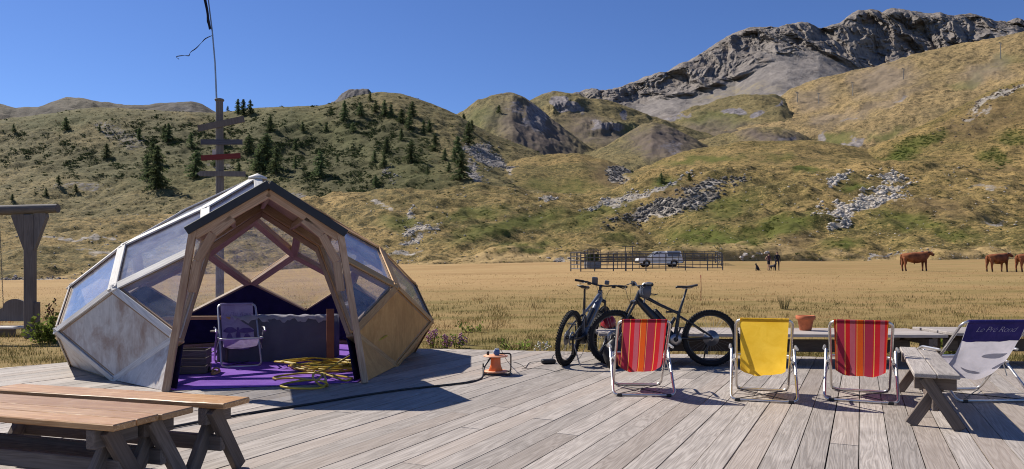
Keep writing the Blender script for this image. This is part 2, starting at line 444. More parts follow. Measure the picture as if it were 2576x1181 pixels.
me = fast_mesh('meadow', np.stack([mX, mY, mZ], -1).reshape(-1, 3), np.stack([I[:-1, :-1], I[:-1, 1:], I[1:, 1:], I[1:, :-1]], -1).reshape(-1, 4), M['meadow'], True)
mk = np.zeros((mX.size, 4), np.float32)
mk[:, 1] = np.clip((40 - mY.ravel()) / 18, 0, 1) * 1.0 + np.clip((mX.ravel() - 12) / 14, 0, 1) * np.clip((mY.ravel() - 24) / 20, 0, 1) * .55
me.attributes.new('mask', 'FLOAT_COLOR', 'POINT').data.foreach_set('color', mk.ravel())
tag(link('meadow', me), kind='structure')
def mz(X, Y): return float(meadow_z(np.array([float(X)]), np.array([float(Y)]))[0])
def on_meadow(u, Y):
    X = (u - CXV) / FV * Y; return Vector((X, Y, mz(X, Y)))

# foothills ---------------------------------------------------------
FH_C = [(-500, 590), (0, 560), (500, 545), (800, 510), (900, 497), (1000, 486), (1200, 470), (1290, 478), (1330, 488), (1450, 500), (1540, 482), (1600, 455), (1650, 438), (1760, 436), (1850, 428), (2000, 420), (2200, 415), (2300, 420), (2450, 432), (2700, 440), (3000, 440)]
FH_ROCK = [(2170, 515, 125, 20, -14, .75), (2120, 545, 50, 18, -60, .7), (2225, 478, 62, 12, -14, .7), (2110, 452, 55, 9, -22, .65), (2240, 448, 60, 8, 8, .6), (1620, 488, 150, 13, -19, .62), (1530, 515, 70, 12, -18, .62), (1690, 520, 160, 24, -16, .72), (1780, 470, 90, 16, -12, .7),
    (1390, 500, 30, 8, -5, .6), (1060, 578, 50, 12, -15, .62), (1035, 605, 60, 10, -15, .6), (1000, 640, 70, 9, -5, .6), (1030, 540, 22, 10, -50, .6), (960, 520, 45, 10, 20, .6), (2230, 645, 120, 5, -6, .62), (1900, 640, 60, 8, -3, .6), (1420, 655, 50, 6, 0, .65), (60, 705, 160, 6, 0, .6), (200, 600, 160, 8, 3, .6), (310, 640, 160, 12, 5, .56), (2510, 560, 60, 10, 0, .55), (2480, 470, 100, 8, 0, .5)]
FH_GREEN = [(1800, 605, 150, 34, 5, 1), (1960, 570, 120, 30, -10, .9), (2120, 615, 55, 16, 0, 1), (1680, 462, 50, 18, -5, 1), (2150, 470, 40, 14, 0, 1), (2030, 428, 45, 9, 0, 1), (2290, 555, 110, 22, 8, .8), (1830, 520, 90, 30, -10, .7), (1280, 570, 160, 26, -12, .85), (1180, 540, 100, 18, -8, .8), (1330, 620, 90, 16, -6, .8), (1560, 600, 60, 18, 0, .6), (2400, 590, 70, 14, 6, .7), (1010, 560, 60, 24, 0, .8), (1500, 540, 100, 20, -20, .7)]
FH_HEATH = [(1700, 480, 80, 20, -14, .6), (2350, 520, 120, 26, 8, .6), (2000, 610, 80, 20, 0, .5)]
def fh_fn(X, Y, Z, T):
    k = np.clip((T + .06) / .22, 0, 1) * np.clip((2.05 - T) / .3, 0, 1)
    Z = Z + .32 * k * np.abs(((Z + 1.6 * fbm(X / 14, Y / 14, 3)) / 1.5) % 2 - 1)
    Z = Z + 1.1 * fbm(X / 20 + 4, Y / 20, 3) * np.clip(1 - T / .5, 0, 1)
    Z = Z - 1.5 * np.clip(1 - T / .05, 0, 1)
    bumps = fbm(X / 40, Y / 40, 4) * 2.2 + fbm(X / 7.5, Y / 7.5, 4) * .85 + ridged(X / 17, Y / 17, 3) * .6
    gully = -3.5 * np.exp(-((X - (30 + (Y - 110) * .06)) / 5.5) ** 2) * np.clip((T - .1) / .5, 0, 1) * np.clip((1.6 - T) / .5, 0, 1)
    return X, Y, Z + (bumps + gully) * k
sheet('near_hill', 'FH', [(106, [(-900, 722), (0, 715), (300, 709), (600, 695), (950, 674), (1300, 667), (1700, 662), (2100, 663), (2600, 657), (3600, 649)]),
    (165, [(-500, 655), (0, 640), (400, 627), (900, 592), (1200, 580), (1450, 590), (1560, 592), (1660, 575), (1800, 552), (2000, 535), (2300, 540), (2576, 552), (3000, 570)]),
    (255, FH_C)], -500, 3050, 800, (110, 90), M['hill_near'], back=(60, 14, 8), rock=FH_ROCK, green=FH_GREEN, heath=FH_HEATH, sm=6, fn=fh_fn)

# left hill with the larches ------------------------------------------
LH_C = [(-500, 335), (0, 312), (100, 295), (200, 282), (270, 279), (400, 285), (530, 292), (600, 283), (640, 276), (800, 272), (850, 262), (900, 248), (960, 240), (1010, 245), (1060, 262), (1110, 280), (1150, 297), (1200, 325), (1250, 350), (1310, 375), (1370, 402), (1430, 440), (1500, 500)]
LH_B = [(u, curve(FH_C, np.array([float(u)]))[0] + 16) for u in range(-500, 1600, 50)]
LH_ROCK = [(1230, 395, 75, 24, 25, .72), (1190, 440, 50, 18, 50, .62), (1290, 430, 40, 10, 15, .66), (760, 500, 60, 14, 10, .56), (980, 440, 40, 20, 30, .5), (210, 470, 120, 14, 5, .5), (300, 340, 120, 40, 20, .48), (560, 420, 60, 20, 10, .5)]
LH_GREEN = [(800, 360, 260, 90, 15, .75), (1000, 400, 160, 80, 30, .7), (500, 430, 300, 60, 0, .5), (150, 300, 160, 30, -5, .5)]
LH_HEATH = [(800, 420, 300, 90, 20, .95), (950, 330, 180, 60, 30, .9), (480, 360, 220, 60, 10, .8), (200, 400, 220, 50, 8, .6)]
def lh_fn(X, Y, Z, T):
    k = np.clip(T / .2, 0, 1) * np.clip((2.0 - T) / .55, .1, 1)
    Z = Z + .5 * k * np.abs(((Z + 2.6 * fbm(X / 24, Y / 24, 3)) / 2.4) % 2 - 1)
    # oblique erosion ribs running down the slope to the right
    a = (X * .8 + Y * .25) / 42
    return X, Y, Z + (fbm(X / 70, Y / 70, 4) * 3.2 + ridged(a, (Y - X * .3) / 170, 3) * 1.5 + fbm(X / 9, Y / 9, 4) * 1.0) * k
sheet('wooded_hill', 'LH', [(248, LH_B), (350, [(-500, 470), (0, 440), (400, 425), (800, 400), (1000, 375), (1150, 385), (1250, 425), (1370, 455), (1500, 510)]), (480, LH_C)], -500, 1480, 560, (90, 110), M['hill_left'], back=(140, 40, 8), rock=LH_ROCK, green=LH_GREEN, heath=LH_HEATH, sm=4, fn=lh_fn)

# tan mounds and plateau behind the foothills
def soft(a1, s1, a2, s2, kmax):
    def f(X, Y, Z, T): return X, Y, Z + (fbm(X / s1, Y / s1, 4) * a1 + fbm(X / s2, Y / s2, 4) * a2) * np.clip(T / .2, 0, 1) * np.clip((kmax + .02 - T) / .3, .1, 1)
    return f
FB = lambda d: [(u, curve(FH_C, np.array([float(u)]))[0] + d) for u in range(1000, 3100, 50)]
sheet('dry_mound', 'MO', [(262, FB(14)), (330, [(1150, 455), (1320, 420), (1400, 414), (1460, 414), (1530, 425), (1590, 452), (1640, 490)]), (390, [(1100, 470), (1200, 432), (1250, 420), (1320, 408), (1400, 402), (1460, 402), (1530, 410), (1580, 430), (1640, 470)])], 1120, 1640, 200, (30, 40), M['hill_near'], back=(50, 20), rock=[(1565, 440, 42, 26, 20, .8), (1270, 425, 40, 10, 20, .6)], heath=[(1540, 440, 60, 30, 10, .7)], green=[(1400, 470, 120, 20, 0, .6)], sm=3, fn=soft(1.5, 30, .5, 7, 2))
sheet('dry_plateau', 'TP', [(264, FB(14)), (340, [(1380, 460), (1540, 450), (1650, 432), (1750, 405), (1850, 385), (2000, 380), (2150, 392), (2300, 412), (2500, 440), (2700, 450)]), (430, [(1380, 470), (1500, 452), (1600, 436), (1650, 416), (1700, 395), (1760, 377), (1850, 366), (1950, 362), (2050, 363), (2110, 369), (2200, 386), (2300, 402), (2400, 422), (2600, 440), (2700, 440)])], 1440, 2640, 330, (30, 50), M['hill_near'], back=(60, 16), green=[(1770, 400, 120, 10, -6, .8), (1960, 395, 60, 10, 0, .5)], rock=[(1560, 455, 20, 30, -30, .5)], sm=5, fn=soft(2.0, 40, .6, 8, 2))
# right-hand spur
sheet('right_spur', 'RS', [(262, [(1900, 470), (2100, 452), (2250, 440), (2400, 440), (2700, 450), (3100, 460)]), (330, [(1950, 460), (2120, 425), (2250, 400), (2400, 370), (2576, 340), (2800, 310), (3100, 280)]), ([(1900, 400), (2200, 420), (2600, 460), (3100, 500)], [(1950, 470), (2050, 440), (2120, 413), (2200, 385), (2300, 336), (2400, 280), (2480, 242), (2576, 205), (2700, 165), (2900, 120), (3100, 90)])], 1960, 3100, 330, (70, 80), M['hill_near'], back=(120, 26), green=[(2270, 385, 70, 26, -30, 1), (2330, 355, 60, 18, -25, .9), (2500, 400, 60, 20, 10, .7), (2560, 350, 60, 20, 0, .6)], rock=[(2510, 245, 110, 12, -24, .7), (2450, 290, 70, 10, -22, .52)], heath=[(2480, 300, 150, 50, -20, .6), (2540, 430, 60, 20, 10, .6)], sm=4, fn=soft(2.4, 40, .9, 8, 2))

# hills of the middle distance
sheet('pointed_hill', 'H1', [(420, [(1000, 520), (1540, 520)]), (560, [(1000, 430), (1100, 405), (1200, 370), (1290, 340), (1370, 372), (1450, 420), (1540, 460)]), (720, [(1040, 345), (1100, 325), (1165, 292), (1200, 265), (1240, 245), (1265, 239), (1290, 237), (1320, 248), (1350, 272), (1390, 305), (1440, 350), (1500, 392), (1560, 430)])], 1040, 1560, 260, (40, 90), M['hill_mid'], back=(120, 50), rock=[(1350, 300, 50, 45, 35, .62), (1300, 270, 30, 30, 0, .5)], heath=[(1350, 330, 120, 80, 30, 1)], green=[(1230, 290, 60, 40, -20, .5)], sm=3, fn=lambda X, Y, Z, T: (X, Y, Z + (fbm(X / 60, Y / 60, 4) * 4.5 + ridged(X / 25, Y / 80, 3) * 1.6 + fbm(X / 14, Y / 14, 3) * 1.0) * np.clip((2.02 - T) / .3, .1, 1)))
def crag(X, Y, Z, T):
    uu = CXV + FV * X / Y; vv = HV - (Z - EYE) / Y * FV
    k = np.maximum(np.exp(-((uu - 1415) / 45) ** 2 - ((vv - 262) / 18) ** 2), np.exp(-((uu - 1530) / 60) ** 2 - ((vv - 320) / 15) ** 2))
    return X, Y - k * 13 * (1 + .6 * ridged(X / 16, Z / 30, 3)), Z + (fbm(X / 80, Y / 80, 4) * 6 + fbm(X / 18, Y / 18, 4) * 1.6) * np.clip((2.02 - T) / .3, .1, 1)
sheet('outcrop_hill', 'H2', [(600, [(1200, 450), (1850, 450)]), (800, [(1200, 360), (1390, 300), (1550, 330), (1700, 365), (1850, 400)]), (950, [(1240, 300), (1300, 268), (1330, 258), (1365, 240), (1390, 233), (1420, 238), (1480, 252), (1540, 262), (1580, 280), (1640, 308), (1700, 325), (1790, 350), (1860, 385)])], 1240, 1860, 260, (40, 90), M['hill_mid'], back=(150, 60), rock=[(1400, 250, 26, 18, 20, .8), (1430, 270, 40, 14, 25, .75), (1530, 318, 60, 16, 12, .75), (1580, 285, 20, 16, 40, .7)], heath=[(1500, 330, 100, 40, 20, .8)], green=[(1600, 340, 120, 30, 10, .6)], sm=2, fn=crag)
sheet('pyramid_hill', 'H3', [(470, [(1440, 440), (1830, 430)]), (560, [(1440, 410), (1530, 390), (1640, 350), (1730, 372), (1830, 405)]), (650, [(1440, 420), (1490, 395), (1530, 370), (1580, 338), (1615, 319), (1645, 315), (1680, 325), (1720, 345), (1755, 364), (1800, 392), (1840, 420)])], 1450, 1830, 180, (30, 60), M['hill_mid'], back=(90, 45), heath=[(1670, 360, 100, 50, 10, 1)], rock=[(1700, 375, 60, 20, 15, .5)], sm=4, fn=soft(3.0, 50, 1.0, 10, 2))
sheet('dark_knoll', 'H4', [(560, [(1660, 420), (2120, 410)]), (640, [(1660, 402), (1800, 375), (1950, 352), (2040, 375), (2120, 398)]), (740, [(1680, 402), (1740, 375), (1800, 352), (1850, 340), (1900, 328), (1950, 326), (1990, 335), (2030, 358), (2080, 388), (2120, 405)])], 1690, 2110, 180, (30, 50), M['hill_mid'], back=(90, 40), heath=[(1940, 350, 90, 26, 8, 1)], rock=[(1980, 355, 60, 14, 20, .55), (2060, 350, 30, 16, -30, .7)], sm=4, fn=soft(3.0, 50, 1.2, 10, 2))
sheet('rock_step_hill', 'H5', [(900, [(1560, 400), (2060, 380)]), (1100, [(1560, 350), (1700, 330), (1850, 300), (1960, 290), (2060, 320)]), (1350, [(1560, 345), (1600, 330), (1660, 310), (1720, 285), (1780, 265), (1840, 247), (1900, 240), (1950, 243), (1990, 265), (2040, 300)])], 1570, 2040, 200, (40, 60), M['hill_mid'], back=(180, 60), rock=[(1850, 285, 40, 10, 5, .75), (1905, 285, 22, 16, -20, .85), (1700, 295, 60, 8, -25, .62), (1960, 262, 20, 10, -40, .62)], heath=[(1800, 330, 120, 30, 0, .6)], green=[(1800, 300, 100, 20, 0, .5)], sm=3, fn=soft(6, 90, 2.2, 20, 2))
# slope with the ski lift
sheet('lift_slope', 'LS', [(640, [(1700, 420), (2100, 420), (2500, 420), (3100, 430)]), (850, [(1700, 380), (1850, 362), (2100, 340), (2300, 305), (2576, 255), (3100, 180)]), (1150, [(1700, 370), (1800, 345), (1950, 300), (2100, 262), (2300, 205), (2576, 150), (3100, 60)]),
    (1500, [(1700, 372), (1770, 335), (1850, 305), (1940, 270), (1985, 236), (2060, 206), (2130, 189), (2200, 178), (2250, 166), (2330, 141), (2420, 122), (2500, 106), (2576, 86), (2750, 40), (3100, -40)])], 1720, 3050, 420, (30, 60, 90), M['hill_far'], back=(260, 70), heath=[(2220, 200, 100, 40, -14, .9), (2050, 250, 60, 30, -30, .7), (2080, 300, 60, 14, -15, .7), (2200, 270, 160, 14, -22, .6), (2480, 180, 80, 30, -20, .7)], green=[(2450, 200, 60, 14, -25, .9), (2520, 160, 60, 20, -15, .7), (2100, 350, 80, 16, -10, .8), (2230, 340, 50, 12, -20, .8)], rock=[(2260, 255, 40, 8, -12, .55), (2150, 357, 45, 12, -4, .72), (2060, 345, 30, 16, -40, .66), (2140, 300, 40, 6, -10, .5)], sm=4, fn=lambda X, Y, Z, T: (X, Y, Z + (fbm(X / 140, Y / 140, 4) * 8 + ridged((X + Y * .8) / 60, (X - Y) / 260, 3) * 3.5 + fbm(X / 18, Y / 18, 4) * 2.0) * np.clip(T / .2, 0, 1) * np.clip((3.02 - T) / .35, .08, 1)))
# far ridge on the left, small rocky top, a blue gap hill
sheet('far_ridge', 'FR', [(1100, [(-500, 420), (700, 400)]), (1600, [(-500, 255), (0, 264), (40, 275), (95, 272), (130, 260), (165, 249), (210, 250), (260, 262), (310, 268), (370, 268), (430, 261), (480, 258), (510, 266), (540, 283), (620, 320), (700, 350)])], -500, 700, 300, (60,), M['ridge_far'], back=(300, 120), heath=[(450, 280, 120, 30, 0, 1), (100, 275, 80, 20, 0, .7)], rock=[(450, 275, 60, 15, 0, .5)], fn=lambda X, Y, Z, T: (X, Y, Z + (fbm(X / 120, Y / 120, 4) * 12 + fbm(X / 26, Y / 26, 4) * 4) * np.clip((1.02 - T) / .3, .1, 1)))
sheet('rocky_top', 'SP', [(900, [(780, 330), (1020, 330)]), (960, [(800, 280), (845, 256), (860, 240), (878, 230), (925, 227), (938, 238), (965, 258), (1010, 280)])], 800, 1010, 110, (40,), M['ridge_far'], back=(80, 30), base_mask=(.85, 0, 0), fn=lambda X, Y, Z, T: (X, Y, Z + ridged(X / 12, Y / 40, 3) * 1.6))
sheet('gap_ridge', 'GR', [(2600, [(1000, 400), (1500, 400)]), (3000, [(1000, 300), (1100, 296), (1140, 292), (1170, 294), (1300, 300), (1500, 310)])], 1000, 1500, 60, (12,), M['ridge_far'], back=(300, 100))

# the mountain --------------------------------------------------------
def mountain_mat():
    t = NT('mountain_rock'); co = t.coord('Object'); geo = t.n('NewGeometry'); sx = t.n('SeparateXYZ'); t.set(sx.inputs[0], geo.outputs['Normal'])
    n1 = t.noise(co, .006, 6, .7, .8); n2 = t.noise(t.mapping(co, (1, 1, .35)), .03, 6, .75, .6); n3 = t.noise(co, .14, 5, .7)
    strat = t.noise(t.mapping(co, (.25, .25, 2.2), (0, 0, 0), (R(6), R(-9), 0)), .03, 5, .7)
    k = t.math('ADD', t.math('MULTIPLY', n2, .7), t.math('MULTIPLY', strat, .5))
    c = t.mix(t.rng(k, .45, .75), (.11, .098, .093), (.285, .25, .222))
    c = t.mix(t.rng(n1, .5, .7, 0, .5), c, (.22, .175, .14))
    at_ = t.n('Attribute', attribute_name='mask'); sep = t.n('SeparateColor'); t.set(sep.inputs[0], at_.outputs['Color'])
    scree = t.mix(t.rng(n2, .4, .65), (.165, .147, .135), (.275, .245, .222))
    f = t.rng(t.math('ADD', sep.outputs['Red'], t.math('MULTIPLY', t.math('SUBTRACT', n2, .5), 1.3)), .42, .6)
    c = t.mix(f, c, scree)
    g = t.math('MULTIPLY', sep.outputs['Green'], t.rng(n2, .45, .6)); c = t.mix(g, c, (.23, .185, .095))
    c = t.mix(t.rng(n3, .55, .75, 0, .35), c, (.1, .09, .09))
    t.col(c); t.bump(t.math('ADD', t.math('ADD', k, t.math('MULTIPLY', n3, .5)), 0), .8, 9.0)
    return t.fin(.95, .1)
M['mountain'] = mountain_mat()
MT_C = [(1300, 300), (1380, 280), (1450, 246), (1480, 238), (1520, 238), (1540, 241), (1570, 228), (1620, 205), (1680, 188), (1740, 155), (1800, 115), (1830, 98), (1850, 88), (1880, 78), (1920, 80), (1960, 82), (1975, 75), (2010, 70), (2035, 73), (2058, 87), (2080, 80), (2100, 70), (2115, 65), (2130, 52), (2145, 40), (2160, 30), (2190, 26), (2205, 30), (2218, 36), (2232, 26), (2250, 24), (2270, 28), (2310, 36), (2345, 42), (2365, 38), (2400, 46), (2430, 42), (2455, 46), (2490, 62), (2510, 72), (2530, 70), (2545, 68), (2576, 72), (2650, 45), (2800, 60), (3100, 90)]
CL_B = [(1300, 310), (1450, 272), (1540, 262), (1600, 262), (1680, 240), (1740, 228), (1800, 205), (1850, 190), (1900, 150), (1940, 130), (1980, 122), (2060, 120), (2120, 140), (2200, 170), (2300, 160), (2380, 140), (2440, 130), (2490, 100), (2560, 90), (2800, 110), (3100, 130)]
def mt_fn(X, Y, Z, T):
    uu = CXV + FV * X / Y
    cl = np.clip((T - .75) / .25, 0, 1) * np.clip((2.06 - T) / .35, .15, 1)       # cliffs between the scree and the crest
    Xw = X + 45 * fbm(X / 190, Z / 240 + 5, 3) + 14 * fbm(X / 50, Z / 60 + 2, 3); Zw = Z
    ribs = ridged(Xw / 150 + Zw / 800, Zw / 620 + 2.2, 3, .5)
    big = ridged(Xw / 480 + 1.3, Zw / 700, 3)
    fine = ridged(Xw / 44, Zw / 120, 4, .6)
    d = cl * (ribs * 44 + big * 80 + fine * 15 + ridged(Xw / 17, Zw / 34, 3) * 6 + fbm(X / 160, Z / 13, 3) * 3)
    sc = np.clip(T / .3, 0, 1) * (1 - np.clip((T - .75) / .25, 0, 1))
    Y2 = Y - d - sc * (fbm(X / 160 + Y / 1500, .3 + Y / 900, 4) * 30)
    Z = EYE + (Z - EYE) * Y2 / Y
    X2 = X * Y2 / Y
    crest = np.exp(-((T - 2) / .12) ** 2)
    return X2, Y2, Z + sc * fbm(X / 120, Y / 120, 4) * 9 + cl * fbm(X / 70, Z / 50, 4) * 10 + crest * fbm(X / 35, Y * 0 + 3, 3) * 5
sheet('mountain', 'MT', [(1750, [(1200, 400), (1600, 350), (1900, 330), (2400, 260), (3100, 200)]), (2650, CL_B), (2960, MT_C)], 1300, 3050, 900, (70, 130), M['mountain'], back=(500, 260, 10),
      rock=[(1700, 260, 260, 26, -12, 1), (1950, 200, 170, 60, -28, .95), (1940, 130, 60, 30, 30, .8), (1800, 245, 120, 40, -10, 1), (2530, 95, 80, 30, 10, 1), (2080, 200, 60, 40, -30, .75)], green=[(1850, 235, 120, 14, -14, .7), (1680, 195, 60, 6, -24, .6), (1480, 243, 60, 6, 0, .5)], fn=mt_fn)

# ------------------------------------------------------------------ the deck: planks laid 26 degrees to the right of the view
DAZ = R(25.9); DD = Vector((math.sin(DAZ), math.cos(DAZ))); DP = Vector((math.cos(DAZ), -math.sin(DAZ)))
DECK = [(-7.2, -1.5), (9.5, -1.5), (9.5, 9.34), (-4.4, 12.12), (-6.5, 9.12), (-8.6, 6.3)]
def clip(poly, a, b):
    out = []; n = len(poly)
    side = lambda p: (b[0] - a[0]) * (p[1] - a[1]) - (b[1] - a[1]) * (p[0] - a[0])
    for i in range(n):
        p, q = poly[i], poly[(i + 1) % n]; sp, sq = side(p), side(q)
        if sp >= 0: out.append(p)
        if (sp >= 0) != (sq >= 0):
            t = sp / (sp - sq); out.append((p[0] + (q[0] - p[0]) * t, p[1] + (q[1] - p[1]) * t))
    return out
deck = thing('wooden_deck', None, None, (0, 0, 0)); tag(deck, kind='structure')
PW = .187; rnd = random.Random(11)
drot = math.atan2(DD.y, DD.x)
for k in range(-62, 50):
    t0 = k * PW + .004 - .012; t1 = (k + 1) * PW - .004 - .012 + rnd.uniform(-.002, .002)
    cuts = [-20 + rnd.uniform(0, 5)]
    while cuts[-1] < 25: cuts.append(cuts[-1] + rnd.uniform(4.4, 6.6))
    for s0, s1 in zip(cuts[:-1], cuts[1:]):
        s0 += .0025; s1 -= .0025
        q = [DD * s0 + DP * t0, DD * s0 + DP * t1, DD * s1 + DP * t1, DD * s1 + DP * t0]
        poly = [(p.x, p.y) for p in q]
        for i in range(len(DECK)):
            if not poly: break
            poly = clip(poly, DECK[i], DECK[(i + 1) % len(DECK)])
        if len(poly) < 3: continue
        xs = [p[0] for p in poly]; ys = [p[1] for p in poly]
        if max(ys) < 1.9 or max(abs((x / max(y, .3))) for x, y in poly) < 0: continue
        c = Vector((sum(xs) / len(xs), sum(ys) / len(ys)))
        # drop pieces that the lens never reaches
        if all((abs(x) > .95 * max(y, .01) + .6) for x, y in poly) and not (min(xs) < 0 < max(xs)): continue
        loc = []
        for x, y in poly:
            d = Vector((x, y)) - c; loc.append((d.dot(DD), -d.dot(DP), 0))
        zz = rnd.uniform(-.003, .0015)
        mb = MB(); mb.prism(loc, .04)
        o = mb.build('plank', M['deck'], deck); o.location = (c.x, c.y, zz); o.rotation_euler = (rnd.uniform(-.004, .004), 0, drot)
# joists and rim under the deck
mb = MB(); n = len(DECK)
for i in range(n):
    a, b = DECK[i], DECK[(i + 1) % n]
    ctr = Vector((1, 5)); ia = [Vector(p) + (ctr - Vector(p)).normalized() * .06 for p in (a, b)]
    mb.beam((ia[0].x, ia[0].y, -.13), (ia[1].x, ia[1].y, -.13), .05, .16)
mb.build('rim_joist', M['bench_leg'], deck)
for y in (2, 5, 8, 10.4):
    MB().beam((-5.4 if y > 9 else -7, y, -.13), (4.5 if y > 9.5 else 8.5, y, -.13), .06, .14).build('joist', M['bench_leg'], deck)

# ------------------------------------------------------------------ the wooden dome (polar zonohedron, eight-fold)
ZC = Vector((-3.606, 10.176, 0)); ZA, ZH = .955, .516
def zv(k, s):
    r = ZA * math.sin(PI * k / 8) / math.sin(PI / 8); th = (s - 1) * PI / 8
    return Vector((r * math.sin(th), -r * math.cos(th), (5 - k) * ZH + .01))
dome = thing('wooden_dome', 'faceted timber dome hut with rhombic windows and a gabled open porch', 'dome', ZC)
def plywood(name, a, b, stain, amt):
    t = NT(name); oi = t.n('ObjectInfo'); co = t.coord('Object')
    n1 = t.noise(t.mapping(co, (6, 6, 1.1)), 1.0, 5, .65, 1.0); n2 = t.noise(t.mapping(co, (1, 1, .6)), 3.0, 5, .65, .5); n3 = t.noise(co, 24, 3, .6)
    ring = t.rng(t.math('ABSOLUTE', t.math('SUBTRACT', t.math('FRACT', t.math('MULTIPLY', n1, 6.0)), .5)), 0, .5)
    c = t.mix(t.math('ADD', t.math('MULTIPLY', ring, .4), t.math('MULTIPLY', n3, .5)), a, b)
    c = t.mix(t.rng(n2, .47, .66, 0, amt), c, stain)
    t.col(c); t.bump(n3, .12, .004); return t.fin(.6, .35)
M['ply_grey'] = plywood('weathered_plywood', (.42, .395, .375), (.64, .61, .58), (.27, .175, .13), .85)
M['ply_gold'] = plywood('golden_plywood', (.5, .24, .07), (.7, .4, .14), (.34, .16, .045), .5)
M['lining'] = plain('navy_lining', (.014, .011, .045), .85, .15, 0, .3, 9.0)
def glass(name, tint, milky, gl=.35):
    t = NT(name); tr = t.n('BsdfTransparent'); tr.inputs[0].default_value = (*tint, 1)
    g = t.n('BsdfGlossy'); g.inputs['Roughness'].default_value = .03; g.inputs[0].default_value = (1, 1, 1, 1)
    lw = t.n('LayerWeight'); lw.inputs[0].default_value = .5
    fac = t.rng(t.math('POWER', lw.outputs['Facing'], 3.2), 0, 1, .025, .75)
    m1 = t.n('MixShader'); t.set(m1.inputs[0], fac); t.set(m1.inputs[1], tr.outputs[0]); t.set(m1.inputs[2], g.outputs[0])
    df = t.n('BsdfDiffuse'); df.inputs[0].default_value = (.75, .78, .84, 1)
    n = t.noise(t.coord('Object'), 4.0, 6, .7, .8); f2 = t.rng(n, .35, .75, milky * .4, milky * 1.6)
    m2 = t.n('MixShader'); t.set(m2.inputs[0], f2); t.set(m2.inputs[1], m1.outputs[0]); t.set(m2.inputs[2], df.outputs[0])
    t.t.links.new(m2.outputs[0], t.out.inputs[0]); return t.m
M['pane'] = glass('dusty_pane', (.96, .97, .985), .12)
M['glass_dark'] = glass('car_glass', (.25, .27, .3), .04)
def outward(*ps):
    c = sum(ps, Vector()) / len(ps); n = Vector((c.x, c.y, (c.z - .2) * .9)); return n.normalized()
def face_n(ps):
    n = (ps[1] - ps[0]).cross(ps[2] - ps[0]).normalized()
    return n if n.dot(outward(*ps)) > 0 else -n
def trim_of(th):                       # the sun-bleached side is grey, the other still golden
    a = math.degrees(th) % 360
    return M['trim_gold'] if 35 < a < 215 else M['trim_grey']
rects = {}
edges = {}
def add_face(ps, kind, key):
    n = face_n(ps); k = len(ps)
    for i in range(k):
        a, b = ps[i], ps[(i + 1) % k]
        e = tuple(sorted([tuple(round(q, 3) for q in a), tuple(round(q, 3) for q in b)]))
        edges.setdefault(e, []).append(n)
    cen = sum(ps, Vector()) / k
    th = math.atan2(cen.x, -cen.y)
    def inset(d, w):
        out = []
        for p in ps:
            dv = (cen - p); out.append(p + dv * (w / max(dv.length, .01)) - n * d)
        return out
    if kind == 'pane':
        MB().prism(inset(.022, .03), .006, n).build('window_pane', M['pane'], dome)
    else:
        o = MB().prism(inset(.014, .03), .014, n).build('panel', M['ply_gold'] if trim_of(th) == M['trim_gold'] else M['ply_grey'], dome)
        MB().prism(inset(.115, .02), .01, n).build('lining', M['lining'], o)
DOOR2 = [(1, 2), (2, 1), (2, 3), (3, 2)]
for s in range(0, 16):
    if s % 2 == 1:
        add_face([zv(0, s), zv(1, s - 1), zv(2, s), zv(1, s + 1)], 'pane', (1, s))
        ps = [zv(2, s), zv(3, s - 1), zv(4, s), zv(3, s + 1)]
        if s == 1: ps = [zv(2, 1), zv(3, 0), zv(4, 1)]
        if s == 3: ps = [zv(2, 3), zv(4, 3), zv(3, 4)]
        add_face(ps, 'pane', (3, s))
        if s not in (1, 3):
            add_face([zv(4, s), zv(5, s - 1), zv(5, s + 1)], 'panel', (5, s))
    else:
        ps = [zv(1, s), zv(2, s - 1), zv(3, s), zv(2, s + 1)]
        if s == 2: ps = [zv(1, 2), zv(2, 1), zv(2, 3)]
        else:
            add_face(ps, 'pane', (2, s))
            add_face([zv(3, s), zv(4, s - 1), zv(5, s), zv(4, s + 1)], 'panel', (4, s))
        if s == 2:
            for a, b in ((0, 1), (0, 2)):
                e = tuple(sorted([tuple(round(q, 3) for q in ps[a]), tuple(round(q, 3) for q in ps[b])]))
                edges.setdefault(e, []).append(face_n(ps))
